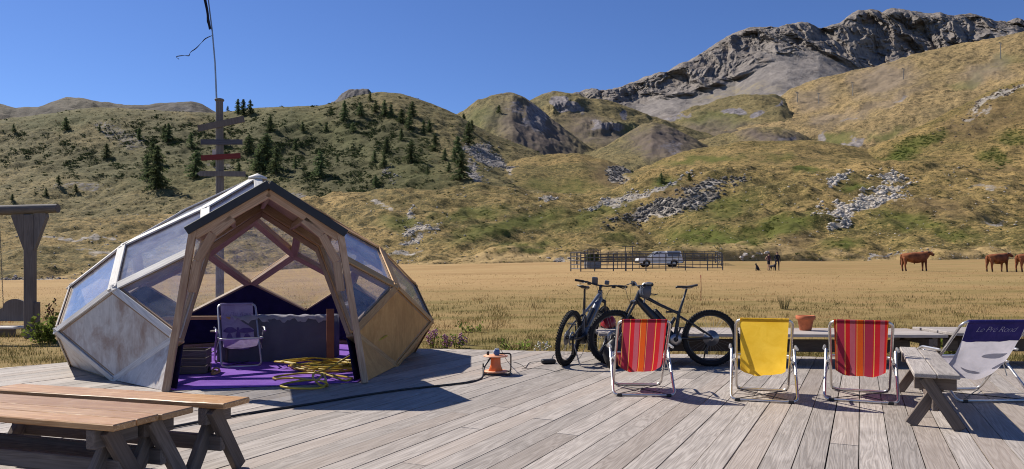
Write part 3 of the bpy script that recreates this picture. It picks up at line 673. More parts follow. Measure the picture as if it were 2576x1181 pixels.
# porch measured in the dome's frame
pang = R(17.5); pdir = Vector((math.cos(pang), math.sin(pang), 0)); pc = Vector((-2.57, 7.59, 0)) - ZC
pout = Vector((math.sin(pang), -math.cos(pang), 0))
BL, BR = pc - pdir * .99, pc + pdir * 1.0
EL, ER = pc - pdir * .735 + Vector((0, 0, 1.63)), pc + pdir * .735 + Vector((0, 0, 1.63))
RF = pc + Vector((0, 0, 2.09)) + pdir * .0
DL, DR = zv(4, 1), zv(4, 3); UL, UR = zv(2, 1), zv(2, 3); RB = zv(1, 2)
for ps, nm in (([DL, zv(5, 0), BL], 'panel'), ([DR, BR, zv(5, 4)], 'panel')):
    add_face(ps, nm, None)
for (a, b), ns in edges.items():
    a, b = Vector(a), Vector(b); n = sum(ns, Vector()).normalized()
    mid = (a + b) / 2
    if mid.z < .03: continue
    if any((q - r_).length < .01 for q in (a, b) for r_ in (BL, BR)) and any((q - r_).length < .01 for q in (a, b) for r_ in (DL, DR)): continue
    loc = mid - n * .055
    d = (b - a).normalized(); u = (n - d * n.dot(d)).normalized(); t = u.cross(d)
    Mx = Matrix((d, t, u)).transposed()
    L = (b - a).length
    # mesh in its own frame so that the grain follows the beam
    mb = MB(); mb.box((0, 0, -.015), (L + .015, .11, .08), None, 0, .004)
    o = mb.build('strut', M['beam'], dome); o.matrix_local = Matrix.Translation(loc) @ Mx.to_4x4()
    low = mid.z < 2.2 * ZH * .96 and len(ns) > 0 and mid.z < 1.0
    mb = MB(); mb.box((0, 0, .045 if not low else .0445), (L + .02, .115 if not low else .075, .022 if not low else .016), None, 0, .004)
    tr = mb.build('batten', trim_of(math.atan2(mid.x, -mid.y)), o)
# ground sill
for s in range(0, 16, 2):
    if s in (2, 0): continue
    a, b = zv(5, s), zv(5, s + 2)
    if s == 2: continue
    o = MB().box((0, 0, .035), ((b - a).length, .08, .06)).build('sill', M['beam'], dome)
    d = (b - a).normalized(); o.location = ((a + b) / 2).xy.to_3d() - outward(a, b).xy.to_3d().normalized() * .06; o.rotation_euler = (0, 0, math.atan2(d.y, d.x))
# apex cap
MB().lathe([(.0, .012), (.13, -.045), (.14, -.075), (0, -.08)], 8).build('apex_block', M['trim_grey'], dome).location = zv(0, 0) + Vector((0, 0, .02))
def placed_beam(name, a, b, wid, dep, up, mat, parent=dome, bev=.006):
    a, b = Vector(a), Vector(b); d = b - a; L = d.length; d.normalize()
    u = Vector(up); u = (u - d * u.dot(d)).normalized(); t = u.cross(d)
    o = MB().box((0, 0, 0), (L, wid, dep), None, 0, bev).build(name, mat, parent)
    o.matrix_local = Matrix.Translation((a + b) / 2) @ Matrix((d, t, u)).transposed().to_4x4(); return o
up = Vector((0, 0, 1))
for B_, E_, sg in ((BL, EL, -1), (BR, ER, 1)):
    placed_beam('porch_post', B_ + up * .005, E_ + up * .02, .07, .1, pout, M['post'])
    # curved knee brace: three short lengths
    p0 = B_.lerp(E_, .62) + pdir * (-sg) * .09; p3 = E_.lerp(RF, .52) - up * .09
    p1 = p0.lerp(p3, .3) + (E_ - (p0 + p3) / 2) * .38; p2 = p0.lerp(p3, .68) + (E_ - (p0 + p3) / 2) * .36
    pts = [p0, p1, p2, p3]
    for i in range(3): placed_beam('knee_brace', pts[i] - pout * .02, pts[i + 1] - pout * .02, .085, .1, pout, M['post'])
    # inner jamb and side boards between dome edge and post
    Dj = DL if sg < 0 else DR; Uj = UL if sg < 0 else UR
    gj = Vector((Dj.x, Dj.y, .01))
    placed_beam('door_jamb', gj.lerp(Dj, .05) , Uj, .08, .1, Uj - Dj, M['beam']) if False else None
    placed_beam('door_jamb', Dj, Uj, .08, .1, pout, M['beam'])
    nn = (Dj - B_).cross(E_ - B_).normalized()
    MB().prism([B_.lerp(E_, .33), E_, Uj, Dj], .006, nn).build('side_pane', M['pane'], dome)
    ra, rb = E_ - up * .02, RF - up * .02
    placed_beam('rafter', ra, rb, .06, .13, pout.cross(rb - ra), M['post'])
    placed_beam('rafter', Uj.lerp(E_, .12), RB.lerp(RF, .12) - up * .02, .06, .1, pout.cross(rb - ra), M['beam'])
    placed_beam('purlin', Uj.lerp(RB, .5) - up * .03, E_.lerp(RF, .5) - up * .06, .05, .07, up, M['beam'])
    # roof boards and the black drip edge
    e0, e1 = E_ + pout * .07 + (E_ - RF).normalized() * .07 + up * .05, RF + pout * .07 + up * .06
    b0, b1 = Uj + up * .05 + (E_ - RF).normalized() * .05, RB + up * .07
    nr = (e1 - e0).cross(b0 - e0).normalized(); nr = nr if nr.z > 0 else -nr
    MB().prism([e0, e1, b1, b0], .02, nr).build('roof_board', M['beam'], dome)
    MB().prism([e0 + nr * .012, e1 + nr * .012, b1 + nr * .012, b0 + nr * .012], .008, nr).build('roof_felt', plain('black_roof_felt', (.025, .027, .032), .6, .4), dome)
    placed_beam('drip_edge', e0 - up * .01 + pout * .008, e1 - up * .01 + pout * .008, .02, .085, nr, bpy.data.materials['black_roof_felt'])
placed_beam('ridge_beam', RF - up * .02, RB + up * .0, .05, .12, up, M['beam'])
# purple carpet that covers the dome floor
pts = [zv(5, s) * .94 for s in (4, 6, 8, 10, 12, 14, 0)] + [BL * .985 + pdir * .06 - pout * .0, BR * .985 - pdir * .06]
t = NT('purple_carpet'); n = t.noise(t.coord('Object'), 60, 3, .7); n2 = t.noise(t.coord('Object'), 3, 4, .6)
t.col(t.mix(t.rng(t.math('ADD', t.math('MULTIPLY', n, .5), n2), .5, 1.0), (.2, .085, .42), (.3, .15, .54))); t.bump(n, .4, .004); M['carpet'] = t.fin(.95, .1)
c_ = MB().prism([(p.x, p.y, .010) for p in pts], .006).build('carpet', M['carpet'])
c_.location = ZC; tag(c_, 'purple carpet covering the floor inside the wooden dome', 'carpet')

# ------------------------------------------------------------------ benches
def bench(name, label, loc, rz, L=1.8, Wd=.27, H=.44, mat=None, nplank=1, group=None, trim=.035):
    t = thing(name, label, 'bench', loc, rz, group)
    w = Wd / nplank
    for k in range(nplank):
        o = MB().box((0, 0, 0), (L, w - .004, trim), None, 0, .006).build('seat_plank', mat, t); o.location = (0, -Wd / 2 + w * (k + .5), H - trim / 2)
    for e in (-1, 1):
        x = e * (L / 2 - .16)
        o = MB().box((0, 0, 0), (Wd * .92, .06, .1), None, 0, .004).build('cross_bar', M['bench_leg'], t); o.location = (x, 0, H - trim - .052); o.rotation_euler = (0, 0, PI / 2)
        for sg in (-1, 1):
            a = Vector((x + e * .045 * sg, sg * .17, .0)); b = Vector((x + e * .045 * sg, -sg * .075, H - trim - .01))
            placed_beam('leg', a + (b - a) * .02, b, .045, .085, (1, 0, 0) if False else (0, 1, 0), M['bench_leg'], t, .004)
    placed_beam('stretcher', (-L / 2 + .1, 0, H * .42), (L / 2 - .1, 0, H * .42), .045, .09, (0, 0, 1), M['bench_leg'], t)
    return t
brz = math.atan2(-.52, 1.66)
bd = Vector((math.cos(brz), math.sin(brz), 0)); bp = Vector((-bd.y, bd.x, 0))
def bench_at(endmid, L): return endmid - bd * (L / 2)
bench('bench', 'varnished reddish bench nearest the camera, at the lower left', bench_at(Vector((-1.93, 3.70, 0)), 2.0), brz, 2.0, .30, .45, M['bench_top'], 2, 'benches with crossed legs')
bench('bench', 'middle one of the three reddish benches standing side by side at lower left', bench_at(Vector((-1.83, 3.945, 0)), 2.0), brz, 2.0, .235, .45, M['bench_top'], 1, 'benches with crossed legs')
bench('bench', 'reddish bench closest to the dome, set a gap behind two others', bench_at(Vector((-1.63, 4.25, 0)), 1.85), brz + R(.5), 1.85, .24, .45, M['bench_top'], 1, 'benches with crossed legs')
f0, f1 = on(*P(2874, 1148), .44), on(*P(2811, 1066), .44)
dv = (f0 - f1); Lb = dv.length
bench('bench', 'weathered grey bench with crossed legs between the red and white deckchairs', ((f0 + f1) / 2).xy.to_3d(), math.atan2(dv.y, dv.x), Lb, .31, .44, M['bench_old'], 2, 'benches with crossed legs')

# ------------------------------------------------------------------ long low tables at the edge of the deck
def low_table(label, x0, x1, yf, dep, H):
    L = x1 - x0; sl = -.06
    t = thing('low_table', label, 'table', ((x0 + x1) / 2, yf + dep / 2, 0), sl, 'long low tables along the deck edge')
    n = 5; w = dep / n
    for k in range(n):
        o = MB().box((0, 0, 0), (L + random.uniform(-.04, .04), w - .008, .04), None, 0, .005).build('top_plank', M['table'], t); o.location = (random.uniform(-.02, .02), -dep / 2 + w * (k + .5), H - .02)
    for x in [-L / 2 + .22, 0, L / 2 - .22] if L > 3 else [-L / 2 + .22, L / 2 - .22]:
        for sg in (-1, 1):
            o = MB().box((0, 0, 0), (H - .06, .26, .05), None, 0, .004).build('leg', M['bench_leg'], t); o.location = (x, sg * (dep / 2 - .16), (H - .06) / 2 + .002); o.rotation_euler = (0, PI / 2, 0)
        o = MB().box((0, 0, 0), (dep - .1, .06, .1), None, 0, .004).build('cross_bar', M['bench_leg'], t); o.location = (x + .06, 0, H - .095); o.rotation_euler = (0, 0, PI / 2)
    placed_beam('stretcher', (-L / 2 + .2, .1, H * .5), (L / 2 - .2, .1, H * .5), .06, .17, (0, 0, 1), M['bench_leg'], t)
low_table('long low plank table behind the mountain bikes and deckchairs', 1.17, 5.62, 9.28, 1.1, .42)
low_table('low plank table at the right edge behind the white and navy deckchair', 5.78, 8.3, 9.25, 1.1, .43)

# ------------------------------------------------------------------ deckchairs
M['alu'] = plain('aluminium_tube', (.62, .6, .58), .32, .5, .85, .08, 30)
M['black_plastic'] = plain('black_plastic', (.02, .02, .022), .45, .4)
def stripes():
    t = NT('striped_canvas'); sx = t.n('SeparateXYZ'); t.set(sx.inputs[0], t.coord('Object'))
    x = t.math('ADD', t.math('MULTIPLY', sx.outputs[0], 1 / .46), .5)
    red, dk, pk, org, yel, pur = (.5, .02, .028), (.33, .03, .06), (.42, .1, .13), (.58, .09, .015), (.7, .38, .1), (.26, .02, .05)
    st = [(0, org), (.035, pur), (.05, yel), (.062, dk), (.2, yel), (.215, red), (.3, pk), (.4, red), (.425, yel), (.437, org), (.545, pur), (.56, yel), (.57, dk), (.72, red), (.74, yel), (.755, red), (.85, pk), (.93, red), (.965, org)]
    c = t.ramp(x, st, 'CONSTANT')
    n = t.noise(t.coord('Object'), 5, 4, .6); w = t.noise(t.coord('Object'), 180, 2, .5)
    c = t.mix(t.rng(n, .4, .75, 0, .25), c, (.25, .04, .05)); t.col(c); t.bump(t.math('ADD', t.math('MULTIPLY', n, 3), w), .2, .01)
    return t
def cloth(t, tr=.25):
    """canvas lets some light through"""
    c = t.b.inputs['Base Color'].links[0].from_socket if t.b.inputs['Base Color'].links else None
    tl = t.n('BsdfTranslucent'); mx = t.n('MixShader'); mx.inputs[0].default_value = tr
    if c: t.set(tl.inputs[0], c)
    t.fin(.9, .1); t.set(mx.inputs[1], t.b.outputs[0]); t.set(mx.inputs[2], tl.outputs[0]); t.t.links.new(mx.outputs[0], t.out.inputs[0]); return t.m
M['stripes'] = cloth(stripes(), .45)
def simple_cloth(name, a, b, tr, sc=7):
    t = NT(name); n = t.noise(t.coord('Object'), sc, 5, .6, .5); t.col(t.mix(t.rng(n, .35, .7), a, b)); t.bump(n, .6, .04); return cloth(t, tr)
M['yellow'] = simple_cloth('yellow_canvas', (.76, .47, .04), (.88, .58, .07), .5)
M['white_cloth'] = simple_cloth('white_canvas', (.5, .47, .5), (.68, .63, .66), .4, 5)
M['navy_cloth'] = simple_cloth('navy_canvas', (.035, .03, .14), (.06, .045, .2), .12)
M['lilac_cloth'] = simple_cloth('lilac_canvas', (.36, .28, .45), (.52, .43, .6), .2)
M['lilac_dark'] = simple_cloth('purple_print', (.1, .06, .2), (.2, .14, .32), .1)
M['print_white'] = plain('white_print', (.5, .48, .6), .9, .1)
M['print_grey'] = simple_cloth('grey_print', (.43, .43, .48), (.53, .52, .57), .4)
def text_mesh(txt, size, shear=.35):
    fc = bpy.data.curves.new('writing', 'FONT'); fc.body = txt; fc.size = size; fc.shear = shear; fc.align_x = 'CENTER'; fc.space_character = .9; fc.offset = -.0022
    fo = bpy.data.objects.new('writing', fc); COL.objects.link(fo); bpy.context.view_layer.update()
    me = bpy.data.meshes.new_from_object(fo.evaluated_get(bpy.context.evaluated_depsgraph_get()))
    bpy.data.objects.remove(fo); bpy.data.curves.remove(fc); return me
def sling_pts(W, Hs=1.0, n=22):
    """profile of the hanging canvas: (y, z)"""
    a = [(-.315, .735), (-.255, .62), (-.165, .46), (-.075, .32), (.0, .245), (.08, .215), (.2, .235), (.32, .29), (.395, .345)]
    a = np.array(a); s = np.concatenate([[0], np.cumsum(np.hypot(*np.diff(a, axis=0).T))]); q = np.linspace(0, s[-1], n)
    return [(float(np.interp(t, s, a[:, 0])), float(np.interp(t, s, a[:, 1])) * Hs) for t in q]
def deckchair(label, loc, rz, canvas, W=.5, Hs=1.0, band=None, sag=.02, seed=0, flip_print=False):
    t = thing('deckchair', label, 'deckchair', loc, rz, 'folding tube deckchairs')
    hw = W / 2; hz = .74 * Hs; r = .0135
    f1 = rounded([(-hw, -.32, hz), (hw, -.32, hz), (hw * 1.0, .38, .016), (-hw * 1.0, .38, .016)], .075, 6, True)
    MB().tube(f1, r, 8, True).build('back_frame', M['alu'], t)
    ow = hw + .045
    f2 = rounded([(-ow, .2, .43 * Hs), (-ow, -.3, .016), (ow, -.3, .016), (ow, .2, .43 * Hs)], .06, 6)
    MB().tube(f2, r, 8).build('leg_frame', M['alu'], t)
    MB().tube(rounded([(-hw - .018, .0, .335 * Hs), (-hw - .018, .40, .35 * Hs), (hw + .018, .40, .35 * Hs), (hw + .018, .0, .335 * Hs)], .05, 5), r, 8).build('seat_frame', M['alu'], t)
    for sg in (-1, 1):
        x = sg * (ow + .012)
        arm = rounded([(x, -.07, .46 * Hs), (x, .21, .465 * Hs), (x, .27, .43 * Hs)], .04, 4)
        MB().tube(arm, .013, 8).build('armrest', M['alu'], t)
        MB().tube([(sg * ow, .05, .19 * Hs), (sg * hw, .055, .345 * Hs)], .006, 6).build('link', M['alu'], t)
        MB().tube([(sg * hw * .96, .36, .018), (-sg * ow * .86, -.29, .02)], .0045, 6).build('cross_rod', M['black_plastic'], t)
        MB().box((sg * ow * .8, -.3, .014), (.05, .032, .03), None, 0, .005).build('foot_clip', M['black_plastic'], t)
    # canvas
    prof = sling_pts(W, Hs); cw = hw * .86; nx = 13; rs = np.random.RandomState(seed)
    vs = []; N = len(prof)
    ph = rs.rand(4) * 6
    for i, (y, z) in enumerate(prof):
        s = i / (N - 1); k = math.sin(PI * min(1, s * 1.15))
        for j in range(nx):
            a = -1 + 2 * j / (nx - 1)
            bt = max(0., 1 - abs(s - .52) / .36); bt = bt * bt * (3 - 2 * bt)
            dz = -sag * k * (1 - a * a) * .5 - sag * 2.6 * bt * ((1 - abs(a) ** 3) - .55) + .009 * k * math.sin(7 * s + 3 * a + ph[0]) + .006 * k * math.sin(15 * s - 6 * a + ph[1]) + .004 * k * math.sin(11 * a + 6 * s + ph[2])
            ww = cw * (1 - .035 * math.sin(PI * s))
            vs.append((a * ww, y - dz * .3, z + dz))
    def part(i0, i1, nm, m, off=0.0, parent=t):
        b = []; fs = []
        for i in range(i0, i1 + 1):
            for j in range(nx):
                x, y, z = vs[i * nx + j]; d = Vector((0, -.8, -.6)) * off; b.append((x, y + d.y, z + d.z))
        for i in range(i1 - i0):
            for j in range(nx - 1): fs.append((i * nx + j, i * nx + j + 1, (i + 1) * nx + j + 1, (i + 1) * nx + j))
        mb = MB(); mb.add(b, fs, True); return mb.build(nm, m, parent)
    can = part(0, N - 1, 'canvas', canvas)
    hem = MB().tube([(-cw, -.32, hz), (cw, -.32, hz)], r + .004, 10).build('hem', band or canvas, can)
    return t, can, vs, N, nx, part
def chair_on(pxl, pyl, pxr, pyr):      # from the two ends of the rear ground bar
    a, b = on(*P(pxl, pyl), .016), on(*P(pxr, pyr), .016); d = b - a; rz = math.atan2(d.y, d.x)
    m = (a + b) / 2; f = Vector((-math.sin(rz), math.cos(rz), 0)); return (m + f * .3).xy.to_3d(), rz, d.length
loc, rz, W_ = chair_on(1893, 1212, 2072, 1212)
deckchair('red striped deckchair standing in front of the black mountain bikes', loc, rz - R(4), M['stripes'], .505, 1.0, None, .03, 1)
loc, rz, W_ = chair_on(2262, 1228, 2466, 1232)
deckchair('plain yellow deckchair between the two red striped ones', loc, rz - R(11), M['yellow'], .5, 1.04, None, .03, 2)
loc, rz, W_ = chair_on(2548, 1227, 2770, 1237)
deckchair('red striped deckchair right of the yellow one, beside the grey bench', loc, rz - R(9), M['stripes'], .53, 1.02, None, .03, 3)
# white chair with the printed navy band, seen from behind
loc = Vector((4.5, 7.0, 0))
t, can, vs, N, nx, part = deckchair('white deckchair with navy top band and script lettering at the right edge', loc, R(3), M['white_cloth'], .66, 1.02, M['navy_cloth'], .05, 4)
part(0, 4, 'navy_band', M['navy_cloth'], .006, can)
pr = MB()
for cx, i, rx, rz_ in ((.1, 6.8, .12, .5), (-.08, 10.0, .1, .35), (.2, 9.3, .06, .5)):
    V = []; 
    for k in range(18):
        a = 2 * PI * k / 18; ii = i + rz_ * math.sin(a) * (1 + .2 * math.sin(3 * a)); x = cx + rx * math.cos(a) * (1 + .15 * math.cos(2 * a + 1))
        i0 = int(ii); f = ii - i0; j = (x / .29 + 1) / 2 * (nx - 1); j0 = int(min(max(j, 0), nx - 2)); g = j - j0
        p = [(1 - f) * (1 - g) * vs[i0 * nx + j0][c] + (1 - f) * g * vs[i0 * nx + j0 + 1][c] + f * (1 - g) * vs[(i0 + 1) * nx + j0][c] + f * g * vs[(i0 + 1) * nx + j0 + 1][c] for c in range(3)]
        V.append(Vector(p) + Vector((0, -.006, -.004)))
    pr.add(V, [tuple(range(18))])
pr.build('print', M['print_grey'], can)
me = text_mesh('Le Pré Rond', .085); me.materials.append(M['print_white'])
o = link('lettering', me, can); a, b = Vector(vs[0 * nx + 6]), Vector(vs[3 * nx + 6]); dd = (a - b).normalized()
o.matrix_local = Matrix.Translation(b + (a - b) * .42 + Vector((0, -.016, -.012))) @ Matrix((Vector((1, 0, 0)), dd, Vector((1, 0, 0)).cross(dd))).transposed().to_4x4()
# lilac chair inside the dome, facing out
loc = on(*P(733, 1118), 0).xy.to_3d()
t, can, vs, N, nx, part = deckchair('lilac deckchair with printed lettering standing inside the dome', loc, PI + R(26), M['lilac_cloth'], .48, 1.06, None, .02, 5)
me = text_mesh('Le Pré Rond', .085); me.materials.append(M['lilac_dark'])
o = link('lettering', me, can); a, b = Vector(vs[2 * nx + 6]), Vector(vs[5 * nx + 6]); dd = (a - b).normalized()
o.matrix_local = Matrix.Translation((a + b) / 2 + Vector((0, .012, .01))) @ Matrix((Vector((-1, 0, 0)), dd, Vector((-1, 0, 0)).cross(dd))).transposed().to_4x4()
pr = MB()
for cx, i, rx, rz_ in ((.1, 7.0, .08, .7), (-.1, 7.2, .1, .6), (0, 8.3, .025, 2.0), (.11, 8.6, .035, .9), (-.11, 8.7, .04, .8)):
    V = []
    for k in range(14):
        q = 2 * PI * k / 14; ii = i + rz_ * math.sin(q); x = cx + rx * math.cos(q) * (1 + .2 * math.sin(3 * q))
        i0 = int(ii); f = ii - i0; p = Vector(vs[i0 * nx + 6]).lerp(Vector(vs[(i0 + 1) * nx + 6]), f); V.append((x, p.y + .014, p.z + .012))
    pr.add(V, [tuple(range(14))])
pr.build('print', M['lilac_dark'], can)

# ------------------------------------------------------------------ mountain bikes
M['rubber'] = plain('tyre_rubber', (.018, .018, .02), .75, .2, 0, .3, 40)
M['bike_black'] = plain('black_frame_paint', (.016, .017, .021), .32, .5)
M['bike_grey'] = plain('slate_frame_paint', (.11, .125, .16), .35, .5, .2)
M['steel'] = plain('steel_parts', (.35, .34, .34), .35, .5, .9)
M['helmet_grey'] = plain('helmet_shell', (.075, .08, .1), .35, .5)
def wheel(parent, name, Rr=.365, tr=.031, cassette=False, rotor=True):
    # axis along local y, centre at origin
    w_ = MB()
    path = [(math.cos(a) * (Rr - tr), 0, math.sin(a) * (Rr - tr)) for a in [2 * PI * k / 48 for k in range(48)]]
    w_.tube(path, tr, 8, True)
    for k in range(64):
        a = 2 * PI * k / 64
        for yy, aa in ((-.016, 0), (.016, .05), (-.028, .03), (.028, .02)):
            rr = Rr - .001 - (.009 if abs(yy) > .02 else 0); c = Vector((math.cos(a + aa) * rr, yy, math.sin(a + aa) * rr))
            Mx = Matrix.Rotation(-(a + aa), 3, 'Y'); w_.box(c, (.009, .011, .017), Mx)
    ty = w_.build('tyre', M['rubber'], parent)
    rm = MB().tube([(p[0] * .895, 0, p[2] * .895) for p in path], [.014] * 48, 6, True).build('rim', M['bike_black'], parent)
    sp = MB()
    for k in range(28):
        a = 2 * PI * k / 28; sg = 1 if k % 2 else -1; b = a + sg * .5
        sp.tube([(math.cos(a) * .025, sg * .03 * (1 if k % 4 < 2 else -1), math.sin(a) * .025), (math.cos(b) * .3, 0, math.sin(b) * .3)], .0014, 4, False, False)
    tag(sp.build('spokes', M['steel'], parent), kind='stuff')
    My = Matrix.Rotation(PI / 2, 3, 'X')
    MB().lathe([(0, -.055), (.02, -.055), (.028, -.03), (.018, 0), (.028, .03), (.02, .055), (0, .055)], 14, (0, 0, 0), My).build('hub', M['bike_black'], parent)
    if rotor: MB().lathe([(.06, .036), (.095, .036), (.095, .039), (.06, .039)], 28, (0, 0, 0), My).build('brake_rotor', M['steel'], parent)
    if cassette:
        m = MB()
        for q, rr in enumerate((.103, .092, .08, .07, .06, .05, .042)): m.lathe([(.02, -.03 - q * .004), (rr, -.03 - q * .004), (rr, -.032 - q * .004), (.02, -.032 - q * .004)], 26, (0, 0, 0), My)
        m.build('cassette', M['steel'], parent)
def bike(label, loc, rz, lean, frame_mat, steer=0.0, extras=True):
    """forward is local +x; lean is the roll about the ground line"""
    t = thing('mountain_bike', label, 'bicycle', loc, rz, 'electric mountain bikes on the deck'); t.rotation_euler = (lean, 0, rz)
    WR = .365; fh = Vector((.62, 0, WR)); rh = Vector((-.62, 0, WR)); bb = Vector((-.16, 0, .345))
    hb, ht = Vector((.335, 0, .84)), Vector((.285, 0, .965))
    sa = (ht - hb).normalized()
    # steering group: fork, front wheel, bar; rotated about the head axis
    def steerM(): return Matrix.Translation(hb) @ Matrix.Rotation(steer, 4, sa) @ Matrix.Translation(-hb)
    SM = steerM()
    def child(o): o.matrix_local = SM @ o.matrix_local; return o
    fw = bpy.data.objects.new('front_wheel', None); COL.objects.link(fw); fw.parent = t; fw.matrix_local = SM @ Matrix.Translation(fh); wheel(fw, 'front_wheel')
    rw = bpy.data.objects.new('rear_wheel', None); COL.objects.link(rw); rw.parent = t; rw.location = rh; wheel(rw, 'rear_wheel', cassette=True)
    fk = MB(); cr = hb - sa * .02
    for s in (-1, 1):
        off = Vector((0, s * .062, 0)); top = cr + off + Vector((.03, 0, 0)); bot = fh + off
        mid = top.lerp(bot, .42)
        fk.tube([top, mid], .0175, 10); fk.tube([mid, bot.lerp(mid, .05), bot], [.024, .022, .016], 10)
    fk.tube([cr + Vector((.03, -.07, 0)), cr + Vector((.012, 0, .015)), cr + Vector((.03, .07, 0))], .026, 10)
    mid = cr.lerp(fh, .42) + Vector((.03, 0, 0)) * .6
    ar = [mid + Vector((.0, -.062, 0)), mid + Vector((.035, -.05, .045)), mid + Vector((.05, 0, .06)), mid + Vector((.035, .05, .045)), mid + Vector((0, .062, 0))]
    fk.tube(ar, .011, 8); child(fk.build('fork', M['bike_black'], t))
    fr = MB()
    fr.tube([hb - sa * .01, ht + sa * .01], [.036, .032], 12)
    dt0 = hb + sa * .03
    fr.tube([dt0, dt0.lerp(bb, .35), dt0.lerp(bb, .8), bb + Vector((.02, 0, .02))], [.042, .052, .05, .05], 12)
    st = Vector((-.215, 0, .68))
    fr.tube([ht - sa * .03, (ht - sa * .03).lerp(st, .5) + Vector((0, 0, -.01)), st], [.028, .02, .019], 10)
    fr.tube([bb, st, Vector((-.232, 0, .73))], [.03, .021, .02], 10)
    fr.tube([Vector((-.05, 0, .70)) + Vector((0, 0, -.0)), st + Vector((-.0, 0, .025))], .012, 8)
    fr.build('frame', frame_mat, t)
    dd = (bb - dt0).normalized(); nn = Vector((-dd.z, 0, dd.x)); nn = nn if nn.z > 0 else -nn
    Mx = Matrix((dd, Vector((0, 1, 0)), dd.cross(Vector((0, 1, 0))))).transposed()
    MB().box(dt0.lerp(bb, .58) + nn * .062, (.34, .075, .075), Mx, 0, .025).build('battery', M['bike_black'], t)
    rs = MB()
    for s in (-1, 1):
        o_ = Vector((0, s * .058, 0))
        rs.tube([bb + Vector((-.03, s * .035, .02)), bb.lerp(rh, .5) + o_, rh + o_], [.018, .013, .014], 8)
        rs.tube([st + Vector((0, s * .02, -.03)), st.lerp(rh, .45) + o_, rh + o_ + Vector((0, 0, .02))], [.014, .0115, .0115], 8)
    rs.build('rear_swingarm', M['bike_black'], t)
    MB().tube([st + Vector((.05, 0, -.05)), Vector((-.1, 0, .52))], [.022, .026], 10).build('shock', M['bike_black'], t)
    My = Matrix.Rotation(PI / 2, 3, 'X')
    MB().lathe([(0, -.07), (.07, -.065), (.09, -.03), (.09, .03), (.07, .065), (0, .07)], 20, bb + Vector((.03, 0, -.01)), My).build('motor', M['bike_black'], t)
    MB().lathe([(.03, -.075), (.075, -.075), (.075, -.079), (.03, -.079)], 30, bb, My).build('chainring', M['steel'], t)
    for s, a in ((-1, -1.2), (1, 1.94)):
        cd_ = Vector((math.cos(a), 0, math.sin(a))) * .165; c0 = bb + Vector((0, s * .085, 0))
        m = MB(); m.tube([c0, c0 + cd_ + Vector((0, s * .012, 0))], [.014, .011], 8); m.build('crank', M['bike_black'], t)
        MB().box(c0 + cd_ + Vector((0, s * .06, 0)), (.09, .1, .018), None, 0, .006).build('pedal', M['black_plastic'], t)
    sp = Vector((-.232, 0, .73)); stp = Vector((-.322, 0, 1.01))
    MB().tube([sp, sp.lerp(stp, .5), sp.lerp(stp, .52), stp], [.017, .017, .0135, .0135], 10).build('seat_post', M['bike_black'], t)
    sd_ = []
    prof = [(-.13, .068, .024), (-.1, .074, .02), (-.05, .06, .008), (0, .036, .002), (.06, .024, .004), (.12, .02, .004), (.145, .012, -.004)]
    V = []; nseg = 9
    for x, hw, z in prof:
        for k in range(nseg):
            a = PI * k / (nseg - 1); V.append(stp + Vector((x, math.cos(a) * hw, .028 + z + math.sin(a) * .016 - .012)))
        for k in range(nseg - 2, 0, -1):
            a = PI * k / (nseg - 1); V.append(stp + Vector((x, math.cos(a) * hw * .8, .028 + z - .02 - math.sin(a) * .008)))
    rn = 2 * nseg - 2; F = []
    for i in range(len(prof) - 1):
        for k in range(rn): F.append((i * rn + k, i * rn + (k + 1) % rn, (i + 1) * rn + (k + 1) % rn, (i + 1) * rn + k))
    F += [tuple(range(rn)), tuple(range((len(prof) - 1) * rn, len(prof) * rn))[::-1]]
    mb = MB(); mb.add(V, F, True); sdl = mb.build('saddle', M['black_plastic'], t)
    m = MB()
    for s in (-1, 1): m.tube([stp + Vector((-.08, s * .02, .014)), stp + Vector((-.03, s * .02, -.004)), stp + Vector((.04, s * .02, -.004)), stp + Vector((.1, s * .008, .016))], .0035, 6)
    m.build('saddle_rails', M['steel'], sdl)
    # cockpit
    stm = ht + sa * .05; bc = stm + Vector((.045, 0, .03))
    m = MB(); m.tube([ht, stm + sa * .02], .019, 10); m.tube([stm, bc], .02, 10); child(m.build('stem', M['bike_black'], t))
    bar = [bc + Vector((-.05, -.38, .035)), bc + Vector((-.03, -.2, .03)), bc + Vector((-.008, -.08, .004)), bc, bc + Vector((-.008, .08, .004)), bc + Vector((-.03, .2, .03)), bc + Vector((-.05, .38, .035))]
    hbar = child(MB().tube(bar, .0115, 8).build('handlebar', M['bike_black'], t))
    for s in (-1, 1):
        e = bc + Vector((-.05, s * .38, .035)); i_ = bc + Vector((-.034, s * .25, .031))
        MB().tube([i_, e], .017, 10).build('grip', M['rubber'], hbar)
        m = MB(); m.tube([bc + Vector((-.03, s * .2, .03)), bc + Vector((.03, s * .22, .02)), bc + Vector((.045, s * .3, .0)), bc + Vector((.04, s * .34, -.005))], [.012, .008, .006, .006], 6)
        m.box(bc + Vector((-.0, s * .18, .005)), (.05, .05, .03), None, 0, .008); m.build('brake_lever', M['bike_black'], hbar)
    cb = MB()
    for s in (-1, 1):
        cb.tube([bc + Vector((.02, s * .2, .02)), bc + Vector((.14, s * .12, .0)), bc + Vector((.13, s * .05, -.14)), hb + Vector((.06, s * .05, -.05)), fh.lerp(hb, .4) + Vector((.02, s * .07, 0))], .003, 5)
    child(cb.build('cable', M['black_plastic'], t))
    if extras:
        MB().box(bc + Vector((-.01, .1, .06)), (.03, .085, .11), Matrix.Rotation(-.35, 3, 'Y'), 0, .01).build('display', M['helmet_grey'], hbar)
        MB().box(bc + Vector((.0, -.075, .055)), (.05, .06, .06), None, 0, .008).build('front_lamp', M['helmet_grey'], hbar)
